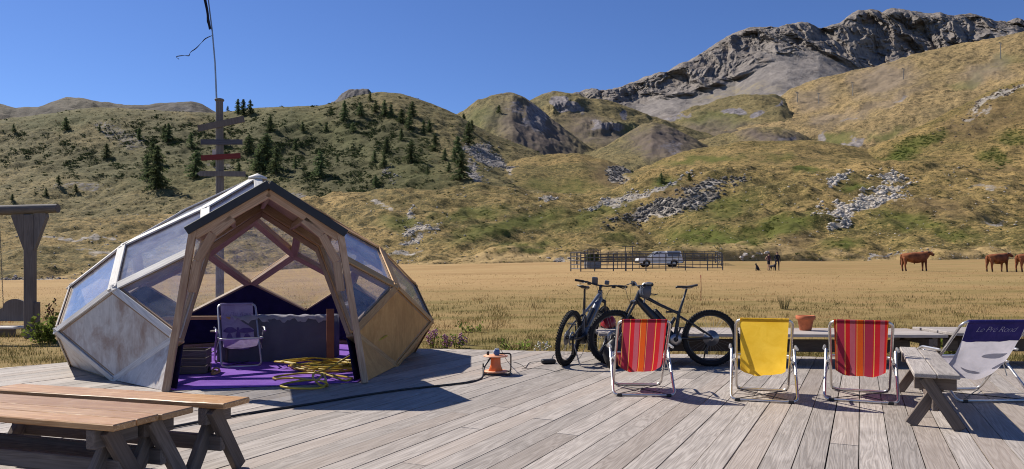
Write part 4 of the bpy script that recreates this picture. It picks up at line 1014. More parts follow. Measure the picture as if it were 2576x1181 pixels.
    MB().tube([(-.3, .05, .33), (-.34, .2 if lean >= 0 else -.2, .01)] if False else [(-.58, -.06, .3), (-.56, -.19, .02)], .009, 6).build('kickstand', M['steel'] if extras else M['bike_black'], t)
    d0 = rh + Vector((0, -.06, -.02)); m = MB(); m.tube([d0, d0 + Vector((.02, 0, -.07)), d0 + Vector((.05, 0, -.16))], .013, 6); m.box(d0 + Vector((.045, 0, -.15)), (.05, .02, .09), None, 0, .008); m.build('derailleur', M['bike_black'], t)
    return t
# side-on bike: front wheel to the left
fB, rB = on(*P(1884, 1122), 0), on(*P(2182, 1124), 0); dB = (fB - rB)
bike('black mountain bike seen from the side with a helmet on its handlebar', ((fB + rB) / 2).xy.to_3d(), math.atan2(dB.y, dB.x), R(3), M['bike_black'], R(14), False)
fA = on(*P(1733, 1122), 0); rA = fA + Vector((.56, 1.08, 0)); dA = fA - rA
bike('slate and black mountain bike at the left, seen from behind', (fA + dA.normalized() * -.62).xy.to_3d(), math.atan2(-dA.y, -dA.x), R(9), M['bike_grey'], R(5), True)
# helmets
def helmet(label, loc, rz, tilt, mat, sc=1.0):
    t = thing('helmet', label, 'helmet', loc, rz); t.rotation_euler = (tilt[0], tilt[1], rz)
    sh = MB(); prof = [(.02, .135), (.06, .125), (.095, .095), (.112, .05), (.118, 0), (.112, -.02)]
    vs = []; n = 20
    for r_, z in prof:
        for k in range(n):
            a = 2 * PI * k / n; vs.append((r_ * 1.22 * math.cos(a) * sc, r_ * .95 * math.sin(a) * sc, (z + .014 * math.cos(3 * a)) * sc))
    F = [(i * n + k, i * n + (k + 1) % n, (i + 1) * n + (k + 1) % n, (i + 1) * n + k) for i in range(len(prof) - 1) for k in range(n)] + [tuple(range(n))[::-1]]
    sh.add(vs, F, True); sh.build('shell', mat, t)
    for k in (-2, -1, 0, 1, 2):
        MB().tube([(x * sc, .032 * k * sc, (.006 + math.sqrt(max(.0, 1 - (x / .15) ** 2 - (.032 * k / .12) ** 2)) * .133) * sc) for x in (-.1, -.05, 0, .05, .1)], .007 * sc, 6).build('rib', M['steel'] if mat == M['helmet_grey'] else mat, t)
    MB().prism([(.12 * sc, -.07 * sc, .03 * sc), (.2 * sc, -.04 * sc, .02 * sc), (.2 * sc, .04 * sc, .02 * sc), (.12 * sc, .07 * sc, .03 * sc)], .006).build('visor', mat, t)
    MB().tube([(.05 * sc, -.1 * sc, -.01), (.02, -.06 * sc, -.12 * sc), (.0, .0, -.15 * sc), (.02, .06 * sc, -.12 * sc), (.05 * sc, .1 * sc, -.01)], .005, 6).build('strap', M['black_plastic'], t)
    return t
M['red_shell'] = plain('red_helmet_shell', (.32, .012, .02), .35, .5)
hp = at(*P(1990, 893), fB.y - .1)
helmet('grey and black bicycle helmet hanging on the handlebar of the side-on bike', hp, R(200), (R(20), R(70), 0), M['helmet_grey'], .82)
hr = on(*P(1866, 1003), .435); hr.z = .425 + .03
helmet('red bicycle helmet lying on the low table behind the bikes', hr, R(80), (0, 0, 0), M['red_shell'], 1.05)

# ------------------------------------------------------------------ small things on the deck
# terracotta pot
M['terracotta'] = plain('terracotta', (.42, .13, .06), .8, .2, 0, .25, 14, .1)
M['soil'] = plain('potting_soil', (.05, .035, .025), .95, .1, 0, .4, 40, .5)
pp = on(*P(2480, 1016), .42)
t = thing('flower_pot', 'terracotta flower pot standing on the long low table', 'flower pot', (pp.x, pp.y + .1, .42))
MB().lathe([(0, .001), (.072, .001), (.078, .012), (.105, .15), (.122, .152), (.126, .158), (.128, .2), (.122, .206), (.11, .206), (.107, .18), (0, .178)], 36).build('pot', M['terracotta'], t)
MB().lathe([(0, .186), (.05, .187), (.106, .182)], 20).build('soil', M['soil'], t)
# orange cable reel
M['orange'] = plain('orange_plastic', (.75, .19, .06), .4, .4); M['peach'] = plain('faded_orange_plastic', (.8, .36, .2), .45, .35)
rp = on(*P(1520, 1150), 0)
t = thing('cable_reel', 'orange cable reel with dark tube stand on the deck', 'cable reel', (rp.x, rp.y + .05, 0), R(-4)); t.scale = (.86, .86, .9)
MB().lathe([(0, .05), (.105, .04), (.072, .12), (.068, .2), (.072, .235), (0, .235)], 28).build('drum', M['orange'], t)
MB().lathe([(0, .028), (.165, .03), (.17, .04), (.165, .047), (0, .05)], 36).build('lower_flange', M['peach'], t)
MB().lathe([(0, .232), (.165, .234), (.17, .242), (.165, .25), (0, .252)], 36).build('upper_flange', M['peach'], t)
MB().tube(rounded([(-.155, -.17, .16), (-.155, -.17, .016), (.2, -.17, .016), (.2, -.17, .016 + .02)], .02, 3)[:-1] + [], .01, 8).build('stand', M['black_plastic'], t)
MB().tube(rounded([(-.155, -.17, .016), (-.155, .17, .016), (.2, .17, .016), (.2, .17, .26), (.05, .1, .262)], .04, 4), .01, 8).build('handle', M['black_plastic'], t)
MB().tube([(.2, -.17, .016), (.2, .17, .016)], .01, 8).build('base_tube', M['black_plastic'], t)
MB().lathe([(0, 0), (.018, 0), (.02, .045), (0, .048)], 12, (-.11, .03, .252)).build('crank_knob', M['black_plastic'], t)
M['blue'] = plain('blue_plastic', (.05, .11, .27), .4, .4); M['pale'] = plain('pale_plastic', (.6, .63, .68), .4, .4)
b_ = MB().box((0, 0, 0), (.075, .07, .075), None, 0, .014).build('socket', M['blue'], t); b_.location = (.02, -.02, .29)
MB().lathe([(0, 0), (.024, 0), (.024, .01), (0, .012)], 14, (-.0385, 0, 0), Matrix.Rotation(-PI / 2, 3, 'Y')).build('socket_face', M['pale'], b_)
MB().tube([(-.03, -.02, .035), (-.02, -.02, .055), (.02, -.02, .055), (.03, -.02, .035)], .005, 6).build('socket_clip', M['pale'], b_)
# heavy cable from the reel across the deck and under the benches
def gpt(px, py, z=.012): return on(*P(px, py), z)
cpts = [Vector((rp.x - .06, rp.y - .02, .2)), Vector((rp.x - .13, rp.y - .09, .1)), gpt(1478, 1160), gpt(1440, 1172), gpt(1380, 1180), gpt(1250, 1194), gpt(1100, 1215), gpt(950, 1240), gpt(800, 1262), gpt(640, 1290), gpt(540, 1308), gpt(430, 1330), gpt(300, 1365)]
def smooth_path(p, n=5):
    out = []
    for i in range(len(p) - 1):
        a, b, c, d = p[max(i - 1, 0)], p[i], p[i + 1], p[min(i + 2, len(p) - 1)]
        for k in range(n):
            s = k / n; out.append(.5 * ((2 * b) + (c - a) * s + (2 * a - 5 * b + 4 * c - d) * s * s + (3 * b - a - 3 * c + d) * s ** 3))
    return out + [p[-1]]
tag(MB().tube(smooth_path(cpts), .011, 7).build('power_cable', M['black_plastic']), 'thick black power cable running from the orange reel across the deck', 'cable')
ch = on(*P(1682, 1116), 0)
t = thing('charger', 'small black battery charger box lying on the deck left of the bikes', 'charger', (ch.x, ch.y, .001), R(12))
MB().box((0, 0, .03), (.19, .1, .058), None, 0, .014).build('housing', M['black_plastic'], t); MB().box((0, 0, .0605), (.1, .05, .002)).build('label_plate', M['bike_grey'], t)
z0 = .006
c2 = [Vector((ch.x - .09, ch.y, .03)), gpt(1625, 1113, z0), gpt(1612, 1128, z0), gpt(1600, 1120, z0), gpt(1580, 1112, z0), gpt(1560, 1113, z0), Vector((rp.x + .06, rp.y + .03, .3))]
tag(MB().tube(smooth_path(c2), .004, 5).build('charger_lead', M['black_plastic']), 'thin black lead between the orange reel and the charger', 'cable')
c3 = [Vector((ch.x + .09, ch.y + .01, .03)), gpt(1694, 1098, z0), gpt(1708, 1088, z0), Vector((fA.x + .2, fA.y + .45, .02)), Vector((fA.x + .35, fA.y + .6, .25))]
tag(MB().tube(smooth_path(c3), .004, 5).build('charging_lead', M['black_plastic']), 'thin charging lead from the charger up to the slate bike', 'cable')
c4 = [gpt(1600, 1132, z0), gpt(1640, 1130, z0), gpt(1680, 1134, z0), gpt(1705, 1140, z0), gpt(1725, 1134, z0), gpt(1745, 1137, z0)]
tag(MB().tube(smooth_path(c4), .003, 5).build('loose_cord', M['black_plastic']), 'thin loose cord lying on the deck below the charger', 'cord')
# pink bag and bottle under the table, by the red chair
M['pink'] = simple_cloth('pink_bag_cloth', (.5, .2, .24), (.66, .33, .36), .1)
def bag(label, loc, s, mat, rz=0):
    bm = bmesh.new(); bmesh.ops.create_icosphere(bm, subdivisions=3, radius=1)
    for v in bm.verts:
        n = math.sin(v.co.x * 4 + 1) * .06 + math.sin(v.co.y * 5 + v.co.z * 3) * .07
        v.co *= 1 + n; v.co.z = max(v.co.z, -.8); v.co = Vector((v.co.x * s[0], v.co.y * s[1], (v.co.z + .8) * s[2]))
    me = bpy.data.meshes.new('bag'); bm.to_mesh(me); bm.free()
    for p in me.polygons: p.use_smooth = True
    me.materials.append(mat); t = thing('bag', label, 'bag', loc, rz)
    o = link('body', me, t); MB().tube([(-s[0] * .4, 0, s[2] * 1.6), (-s[0] * .2, 0, s[2] * 2.1), (s[0] * .2, 0, s[2] * 2.1), (s[0] * .4, 0, s[2] * 1.6)], .012, 6).build('carry_strap', mat, t)
    MB().tube([(-s[0] * .7, -s[1] * .75, s[2] * 1.2), (0, -s[1] * 1.0, s[2] * 1.3), (s[0] * .7, -s[1] * .75, s[2] * 1.2)], .006, 6).build('zip', M['black_plastic'], t)
    return t
bg_ = on(*P(1913, 1106), 0); bag('small pink cloth bag on the deck behind the red striped chair', (bg_.x - .02, bg_.y, .002), (.11, .09, .11), M['pink'])
bg_ = on(*P(1882, 1130), 0); bag('dark rucksack on the deck beside the red striped chair', (bg_.x, bg_.y, .002), (.13, .1, .2), M['black_plastic'])

# ------------------------------------------------------------------ inside the dome
M['grey_cover'] = simple_cloth('grey_sheet', (.13, .125, .15), (.165, .16, .19), .05, 2)
def draped_box(name, label, cat, x0, x1, y0, y1, H):
    t = thing(name, label, cat, ((x0 + x1) / 2, (y0 + y1) / 2, .01), R(4)); L, D = x1 - x0, y1 - y0
    nx_, nz = 60, 16; vs = []; fs = []
    prof = [(y, z) for y, z in [(-D / 2 - .02, 0), (-D / 2 - .015, H * .25), (-D / 2 - .01, H * .5), (-D / 2, H * .75), (-D / 2, H * .93), (-D / 2 + .03, H), (-D / 2 + .12, H + .005), (0, H - .01), (D / 2 - .05, H), (D / 2, H * .9), (D / 2 + .02, H * .5), (D / 2 + .02, 0)]]
    for i in range(nx_ + 1):
        x = -L / 2 + L * i / nx_
        for k, (y, z) in enumerate(prof):
            fold = math.sin(x * 9 + k * .3) * .008 + math.sin(x * 23 + 2 + k * .4) * .003 + math.sin(x * 4 + k * .5) * .008
            zz = z + (fold * .7 if 4 <= k <= 8 else 0); yy = y + (-abs(fold) * 1.2 if k < 5 else 0)
            vs.append((x, yy, max(zz, 0)))
    n_ = len(prof)
    for i in range(nx_):
        for k in range(n_ - 1): fs.append((i * n_ + k, (i + 1) * n_ + k, (i + 1) * n_ + k + 1, i * n_ + k + 1))
    fs += [tuple(range(n_)), tuple(range(nx_ * n_, nx_ * n_ + n_))[::-1]]
    mb = MB(); mb.add(vs, fs, True); mb.build('cover', M['grey_cover'], t)
    # loose pale edge of the sheet on top
    vs = []; fs = []
    for i in range(41):
        x = -L / 2 + .1 + (L - .12) * i / 40; a = .06 + .035 * math.sin(i * .9) + .02 * math.sin(i * 2.3)
        vs += [(x, -D / 2 + .12, H + .025 + .01 * math.sin(i * 1.1)), (x, -D / 2 - .012, H + .014 + .012 * math.sin(i * .8)), (x, -D / 2 - .022 - .008 * math.sin(i * 1.7), H - a * .75)]
    for i in range(40):
        for k in range(2): fs.append((i * 3 + k, i * 3 + k + 1, i * 3 + k + 4, i * 3 + k + 3))
    mb = MB(); mb.add(vs, fs, True); mb.build('sheet_edge', M['white_cloth'], t)
    return t
draped_box('covered_sofa', 'grey sheet-covered sofa along the back of the dome', 'sofa', -4.0, -2.5, 9.75, 10.45, .6)
t = thing('plank_shelf', 'pale wooden plank shelf beside the covered sofa inside the dome', 'shelf', (-4.25, 9.75, 0), R(3))
o = MB().box((0, 0, 0), (.9, .22, .04), None, 0, .005).build('board', M['trim_gold'], t); o.location = (0, 0, .6)
for x in (-.4, .4):
    o = MB().box((0, 0, 0), (.57, .2, .03)).build('leg', M['bench_leg'], t); o.location = (x, 0, .29); o.rotation_euler = (0, PI / 2, 0)
bb_ = on(*P(1030, 1105), 0)
t = thing('wooden_board', 'reddish brown upright board beside the sofa inside the dome', 'board', (bb_.x + .02, 9.6, .01), R(20))
MB().box((0, 0, .36), (.1, .03, .72), None, 0, .004).build('upright', M['brown'], t); MB().box((0, .05, .02), (.16, .16, .04), None, 0, .004).build('foot', M['brown'], t)
t = thing('crate', 'dark wooden crate just inside the left porch post', 'crate', (-3.86, 8.62, .01), R(12))
for k in range(3):
    for sg in (-1, 1):
        o = MB().box((0, 0, 0), (.42, .015, .085)).build('slat', M['bench_leg'], t); o.location = (0, sg * .15, .05 + .095 * k)
        o = MB().box((0, 0, 0), (.285, .015, .085)).build('slat', M['bench_leg'], t); o.location = (sg * .2, 0, .05 + .095 * k); o.rotation_euler = (0, 0, PI / 2)
o = MB().box((0, 0, 0), (.4, .28, .012)).build('bottom_board', M['bench_leg'], t); o.location = (0, 0, .016)
# little iron table with curled legs behind the lilac chair
it = on(*P(682, 1098), 0)
t = thing('iron_table', 'small iron table with curled legs behind the lilac deckchair', 'table', (it.x, it.y, .012))
MB().lathe([(0, .36), (.16, .36), (.165, .37), (.16, .38), (0, .38)], 24).build('top', M['bench_leg'], t)
for k in range(4):
    a = PI / 4 + k * PI / 2; c, s = math.cos(a), math.sin(a)
    MB().tube([(c * .03, s * .03, .36), (c * .03, s * .03, .2), (c * .07, s * .07, .11), (c * .15, s * .15, .08), (c * .2, s * .2, .03), (c * .215, s * .215, .003)], .008, 6).build('leg', M['black_plastic'], t)
# stool / dark box under the shelf
st_ = on(*P(740, 1092), 0)
t = thing('storage_box', 'dark storage box standing behind the lilac deckchair', 'box', (st_.x + .05, st_.y + .1, .012), R(5))
MB().box((0, 0, .1), (.34, .26, .2), None, 0, .012).build('body', M['black_plastic'], t); MB().box((0, 0, .209), (.36, .28, .018), None, 0, .006).build('lid', M['bike_grey'], t)
# sandals
for k, (px, py, mt_, lb) in enumerate(((628, 1142, 'black_plastic', 'dark slipper on the purple carpet left of the lilac chair'), (660, 1146, 'trim_gold', 'tan sandal on the purple carpet in front of the lilac chair'))):
    q = on(*P(px, py), .016); t = thing('sandal', lb, 'shoe', (q.x, q.y, .016), R(30 + 70 * k))
    MB().prism([(.13 * math.cos(a) * (1 if math.cos(a) > 0 else .95), .045 * math.sin(a) * (1.1 if math.cos(a) > 0 else .85), .02) for a in [2 * PI * i / 16 for i in range(16)]], .02).build('sole', M[mt_], t)
    MB().tube([(.04, -.046, .015), (.05, -.03, .05), (.05, 0, .06), (.05, .03, .05), (.04, .046, .015)], .012, 6).build('strap', M[mt_], t)
# yellow hose heap
M['hose'] = plain('yellow_hose', (.55, .38, .035), .4, .4, 0, .25, 9)
rs = np.random.RandomState(5); hc = on(*P(985, 1135), .03); pts = []
for i in range(150):
    a = i * .36; k = i / 150; r1 = .4 + .13 * math.sin(i * .11 + 1) + .06 * rs.randn(); r2 = .3 + .11 * math.sin(i * .17) + .05 * rs.randn()
    pts.append(Vector((hc.x + r1 * math.cos(a) + .12 * math.sin(i * .07) , hc.y + .25 + r2 * math.sin(a), .02 + .09 * (1 - abs(2 * k - 1)) * (.4 + .6 * abs(math.sin(i * .23))) )))
tail = [gpt(1090, 1155, .03), gpt(1060, 1168, .03), gpt(1000, 1150, .05), gpt(940, 1145, .03), gpt(850, 1155, .03), gpt(845, 1163, .03), gpt(900, 1160, .04), gpt(970, 1166, .06), gpt(990, 1150, .08), gpt(1000, 1172, .05), gpt(985, 1190, .03), gpt(910, 1192, .03), gpt(860, 1184, .03), gpt(900, 1172, .03), gpt(960, 1166, .07), gpt(996, 1172, .11), gpt(1004, 1185, .03), gpt(980, 1180, .05), gpt(960, 1150, .1), gpt(1010, 1130, .1), gpt(1060, 1100, .2), Vector((hc.x + .75, hc.y + .3, .42))]
tag(MB().tube(smooth_path(pts, 2) + smooth_path(tail, 5)[2:], .0115, 8).build('garden_hose', M['hose']), 'tangled heap of yellow hose on the purple carpet in the porch', 'hose')

# ------------------------------------------------------------------ larches and other trees
def leaf_mat(name, a, b, tr=.25):
    t = NT(name); oi = t.n('ObjectInfo'); n = t.noise(t.coord('Object'), .9, 4, .6)
    c = t.mix(t.rng(n, .35, .68), a, b)
    hs = t.n('HueSaturation'); t.set(hs.inputs['Value'], t.rng(oi.outputs['Random'], 0, 1, .75, 1.2)); t.set(hs.inputs['Hue'], t.rng(oi.outputs['Random'], 0, 1, .49, .515)); t.set(hs.inputs['Color'], c)
    t.col(hs.outputs[0]); return cloth(t, tr)
M['larch'] = leaf_mat('larch_needles', (.07, .095, .042), (.15, .18, .08), .45)
M['bark'] = wood('bark', (.06, .045, .035), (.14, .11, .09), (.04, .03, .025), 2, 1.0, .9, .1, .2, .4, .6)
def conifer(seed, h=8.0, wid=.2, full=1.0, nb=26):
    rs = np.random.RandomState(seed); tr = MB(); tr.tube([(0, 0, -.6), (.03, .02, h * .3), (-.03, .02, h * .65), (0, 0, h * .97)], [h * .022, h * .017, h * .01, h * .002], 7)
    V = []; F = []
    def leafs(p, size, n):
        for _ in range(n):
            c = p + rs.randn(3) * size * .5; a = rs.randn(3); a /= np.linalg.norm(a); b = np.cross(a, rs.randn(3)); b /= np.linalg.norm(b)
            s = size * (.5 + rs.rand()); k = len(V); V.extend([c - a * s, c + b * s * .5, c + a * s, c - b * s * .5]); F.append((k, k + 1, k + 2, k + 3))
    lean = rs.randn(2) * .02
    for i in range(nb):
        f = .07 + .93 * (i + rs.rand() * .6) / nb; z = h * f
        prof = (1 - f) ** .58 * (.6 + .4 * min(1, f / .16))
        for k in range(rs.randint(3, 6)):
            a = rs.rand() * 2 * PI; L = h * wid * prof * (.55 + .75 * rs.rand()) * full + h * .012
            d = np.array([math.cos(a), math.sin(a), -.18 - .25 * (1 - f)])
            base = np.array([lean[0] * z, lean[1] * z, z])
            tr.tube([tuple(base), tuple(base + d * L)], [h * .004, h * .0012], 4, False, False)
            m = max(2, int(L / (h * .026)))
            for q in range(m):
                p = base + d * L * ((q + .6) / m) + np.array([0, 0, h * .008]); leafs(p, h * .027 * (1.25 - .3 * q / m), 3)
    leafs(np.array([lean[0] * h, lean[1] * h, h * .985]), h * .012, 4)
    return tr.mesh('trunk', M['bark']), fast_mesh('crown', np.array(V), np.array(F), M['larch'])
VAR = [conifer(s, 8.0, w_, 1.0, nb) for s, w_, nb in ((1, .36, 26), (2, .31, 28), (3, .42, 24), (4, .34, 22), (5, .46, 24))]
TREES = [(598, 287, 40), (613, 292, 46), (630, 286, 40), (575, 282, 17), (425, 358, 52), (412, 350, 40), (350, 352, 34), (165, 328, 38), (36, 334, 24), (270, 398, 40), (392, 478, 120), (372, 455, 70), (492, 446, 75), (481, 374, 42), (385, 412, 60), (808, 446, 72), (745, 380, 34), (672, 425, 98), (692, 436, 78), (652, 432, 66), (680, 330, 44), (742, 424, 34), (118, 494, 24), (150, 468, 30), (190, 484, 22), (30, 505, 18), (868, 302, 54), (905, 290, 38), (932, 255, 28), (945, 284, 34), (968, 288, 40), (985, 294, 34), (1010, 310, 40), (1031, 324, 48), (1038, 294, 42), (1008, 354, 32), (1065, 338, 38), (1080, 332, 34), (1094, 384, 54), (1032, 410, 64), (974, 388, 48), (968, 424, 42), (940, 408, 32), (850, 410, 24), (890, 334, 28), (1120, 404, 32), (1150, 394, 56), (1161, 452, 80), (1178, 364, 64), (1142, 412, 40), (945, 470, 34), (1075, 440, 26), (560, 365, 46), (540, 420, 40), (628, 385, 50), (600, 440, 34), (250, 330, 18), (760, 330, 26), (820, 330, 22), (1128, 432, 26), (1185, 330, 30)]
def plant_tree(key, u, v, hp, i, label, group):
    g = ground_at(key, u, v); H = hp * .9 / FV * g.y
    tm, cm = VAR[i % len(VAR)]; t = thing('larch_tree', label, 'tree', g, random.uniform(0, 6.28), group)
    s = H / 8.0; t.scale = (s * random.uniform(.9, 1.25), s * random.uniform(.9, 1.25), s)
    link('trunk', tm, t); link('crown', cm, t)
SPECIAL = {0: 'leftmost dark larch of the clump on the skyline right of the signpost', 1: 'middle and tallest larch of the skyline clump right of the signpost', 2: 'right-hand larch of the skyline clump right of the signpost', 10: 'tall broad larch on the left slope, left of the signpost', 15: 'lone larch with a long shadow right of the dome roof, below the ridge', 17: 'tallest larch just right of the signpost boards', 47: 'large dark larch at the right foot of the wooded hill'}
ORD = ['', 'second ', 'third ', 'fourth ', 'fifth ', 'sixth ', 'seventh ', 'eighth ', 'ninth ', 'tenth '] + [w_ + ' ' for w_ in ('eleventh', 'twelfth', 'thirteenth', 'fourteenth', 'fifteenth', 'sixteenth', 'seventeenth', 'eighteenth', 'nineteenth', 'twentieth', 'twenty-first', 'twenty-second', 'twenty-third', 'twenty-fourth', 'twenty-fifth', 'twenty-sixth', 'twenty-seventh', 'twenty-eighth')]
zone = lambda u: 0 if u < 553 else (1 if u < 850 else 2)
ZL = ['larch from the left on the hillside left of the signpost', 'larch rightwards from the signpost, short of the rounded summit', 'larch from the left on the rounded wooded hill']
for i, (u, v, hp) in enumerate(TREES):
    mates = sorted(q for k, q in enumerate(TREES) if zone(q[0]) == zone(u) and k not in SPECIAL)
    lab = SPECIAL.get(i) or (('small ' if hp < 34 else 'tall ' if hp > 55 else '') + (ORD[mates.index((u, v, hp))] or 'first ') + ZL[zone(u)])
    plant_tree('LH', u, v, hp, i, lab, ['larches left of the signpost', 'larches right of the signpost', 'larches on the rounded hill'][zone(u)])
plant_tree('H1', 1255, 284, 22, 2, 'single small larch high on the pointed middle hill', 'larches on the wooded hill')
plant_tree('H1', 1166, 320, 36, 1, 'larch at the saddle between the wooded hill and the pointed hill', 'larches on the wooded hill')
plant_tree('FH', 1666, 462, 30, 4, 'small tree on the green knoll above the dark rocks', 'larches on the wooded hill')
plant_tree('FH', 1733, 454, 22, 2, 'smaller tree right of another on the green knoll above the dark rocks', 'larches on the wooded hill')
plant_tree('MO', 1590, 440, 16, 3, 'tiny tree on the dry mound beside the dark scree', 'larches on the wooded hill')

# ------------------------------------------------------------------ rocks
def rock_unit(seed):
    rs = np.random.RandomState(seed); bm = bmesh.new(); bmesh.ops.create_icosphere(bm, subdivisions=1, radius=1)
    V = np.array([v.co[:] for v in bm.verts]); V *= (.72 + .55 * rs.rand(len(V)))[:, None]; V[:, 2] *= .72
    F = np.array([[v.index for v in f.verts] for f in bm.faces]); bm.free(); return V, F
RU = [rock_unit(s) for s in range(8)]
M['rock_brown'] = rock_mat('brown_rock', (.24, .19, .14), (.11, .085, .06), .7)
RU2 = []
for V_, F_ in RU: RU2.append((V_, F_))
def pick(key, n, rs, wfn):
    s = SHEETS[key]; W = wfn(s) * (s.T < s.n_front - .02); W = W[:-1, :-1].copy()
    # weight by ground area seen, so that far cells do not crowd
    a = np.abs(np.diff(s.u, axis=1))[:-1, :] * np.abs(np.diff(s.v, axis=0))[:, :-1]; W = W * a
    p = W.ravel() / W.sum(); idx = rs.choice(len(p), n, p=p); i, j = np.unravel_index(idx, W.shape); fi, fj = rs.rand(n, 1), rs.rand(n, 1)
    Vv = s.V; P_ = (Vv[i, j] * (1 - fi) + Vv[i + 1, j] * fi) * (1 - fj) + (Vv[i, j + 1] * (1 - fi) + Vv[i + 1, j + 1] * fi) * fj
    return P_, i, j
def scatter_rocks(name, label, key, n, px, mat, wfn, seed, power=3.4):
    rs = np.random.RandomState(seed); P_, i, j = pick(key, n, rs, wfn); Vs, Fs = [], []; b = 0
    for k in range(n):
        V, F = RU[rs.randint(8)]; s = px * (.4 + 1.6 * rs.rand() ** power) / FV * P_[k, 1]; a = rs.rand() * 6.28; c, q = math.cos(a), math.sin(a)
        Rm = np.array([[c, -q, 0], [q, c, 0], [0, 0, 1]]); W = (V * np.array([1, .8 + .4 * rs.rand(), .6 + .5 * rs.rand()])) @ Rm.T * s
        Vs.append(W + P_[k] + np.array([0, 0, s * .12])); Fs.append(F + b); b += len(V)
    o = link(name, fast_mesh(name, np.concatenate(Vs), np.concatenate(Fs), mat)); tag(o, label, 'rocks', kind='stuff'); return o
mred = lambda lo: (lambda s: np.clip(s.m[..., 0] - lo, 0, 1) ** 1.3)
def region(L): return lambda s: blobs(s.u, s.v, L) ** 1.5 * np.clip(.42 + 1.3 * fbm(s.u / 16, s.v / 7, 3), .02, 1)
scatter_rocks('scree', 'pale boulder scree on the knoll at the right', 'FH', 1300, 3.4, M['rock_pale'], region([(2170, 515, 125, 18, -14, 1), (2120, 545, 48, 16, -60, .9), (2225, 478, 60, 12, -14, .9), (2110, 452, 55, 9, -22, .9), (2240, 448, 60, 7, 8, .7)]), 1)
scatter_rocks('scree', 'grey rubble band crossing the green slope in the middle', 'FH', 1000, 2.4, M['rock_pale'], region([(1620, 486, 150, 11, -19, 1), (1530, 515, 70, 10, -18, 1), (1390, 500, 30, 8, -5, .9), (1060, 578, 50, 12, -15, .9), (1035, 605, 60, 10, -15, .8), (1030, 540, 22, 10, -50, .9)]), 2)
scatter_rocks('scree', 'dark rock band below the green knoll in the middle', 'FH', 2000, 3.0, M['rock_dark'], region([(1690, 520, 160, 22, -16, 1), (1780, 470, 90, 14, -12, 1)]), 3)
scatter_rocks('loose_stones', 'pale loose stones scattered over the near slopes', 'FH', 2200, 1.7, M['rock_pale'], lambda s: (.12 + np.clip(fbm(s.u / 60, s.v / 30, 3), 0, 1)) * (s.u > -50) * (s.u < 2640), 4, 3.2)
scatter_rocks('scree', 'grey scree on the right flank of the wooded hill', 'LH', 1400, 2.2, M['rock_grey'], region([(1230, 395, 75, 24, 25, 1), (1190, 440, 50, 16, 50, .8), (1290, 430, 40, 10, 15, .9), (980, 440, 40, 16, 30, .4)]), 5)
scatter_rocks('scree', 'dark scree on the side of the dry mound', 'MO', 700, 2.4, M['rock_dark'], region([(1565, 442, 40, 24, 20, 1)]), 6)
scatter_rocks('stone_row', 'line of grey stones at the far edge of the meadow', 'FH', 500, 2.4, M['rock_grey'], region([(1420, 656, 60, 5, 0, 1), (60, 704, 180, 5, 0, 1), (1000, 664, 60, 5, 0, .9), (2230, 645, 120, 4, -6, .8), (1910, 645, 50, 6, 0, 1)]), 7)
scatter_rocks('spur_rocks', 'broken rock along the crest of the right spur', 'RS', 380, 2.0, M['rock_brown'], region([(2510, 243, 120, 12, -24, 1), (2450, 300, 120, 40, -20, .25)]), 8)
# the largest boulders one by one
rs = np.random.RandomState(21)
BIG = []
for reg, n_, mt_, lb, gp, seed in (([(2170, 512, 120, 20, -14, 1), (2120, 540, 40, 20, -60, .8)], 26, 'rock_pale', 'pale boulder in the scree field on the right-hand knoll', 'boulders in the right scree', 31), ([(2110, 452, 55, 9, -22, .9), (2230, 470, 60, 14, -14, 1)], 12, 'rock_pale', 'pale boulder near the top of the right-hand knoll', 'boulders at the knoll top', 32), ([(1900, 648, 60, 8, 0, 1)], 7, 'rock_pale', 'pale boulder at the foot of the slope behind the two people', 'boulders behind the people', 33), ([(1690, 515, 150, 22, -16, 1)], 16, 'rock_dark', 'dark boulder in the rock band below the green knoll', 'boulders in the dark rock band', 34)):
    P_, i_, j_ = pick('FH', n_, np.random.RandomState(seed), region(reg))
    for k in range(n_):
        bm = bmesh.new(); bmesh.ops.create_icosphere(bm, subdivisions=2, radius=1); r2 = np.random.RandomState(seed * 100 + k); ph = r2.rand(6) * 6
        for v in bm.verts:
            c = v.co; q = .8 + .22 * math.sin(3 * c.x + ph[0]) * math.sin(2.6 * c.y + ph[1]) + .2 * math.sin(3.4 * c.z + ph[2] + c.x * 2)
            v.co = c * (q + r2.rand() * .12)
            if v.co.z > .5: v.co.z = .5 + (v.co.z - .5) * .4
        me = bpy.data.meshes.new('boulder'); bm.to_mesh(me); bm.free(); me.materials.append(M[mt_])
        s = (4.2 + 4.5 * r2.rand() ** 2) / FV * P_[k, 1]
        o = link('boulder', me); o.location = Vector(P_[k]) + Vector((0, 0, s * .25)); o.scale = (s, s * .85, s * (.6 + .3 * r2.rand())); o.rotation_euler = (r2.rand() * .5, r2.rand() * .5, r2.rand() * 6)
        BIG.append((gp, CXV + FV * P_[k, 0] / P_[k, 1], o, lb))

NTH = ['leftmost'] + [w_ + ' from left' for w_ in ('second', 'third', 'fourth', 'fifth', 'sixth', 'seventh', 'eighth', 'ninth', 'tenth', 'eleventh', 'twelfth', 'thirteenth', 'fourteenth', 'fifteenth', 'sixteenth', 'seventeenth', 'eighteenth', 'nineteenth', 'twentieth', 'twenty-first', 'twenty-second', 'twenty-third', 'twenty-fourth', 'twenty-fifth', 'twenty-sixth')]
for gp in sorted(set(q[0] for q in BIG)):
    for k, q in enumerate(sorted((q for q in BIG if q[0] == gp), key=lambda q: q[1])): tag(q[2], q[3] + ', ' + NTH[k], 'boulder', gp)

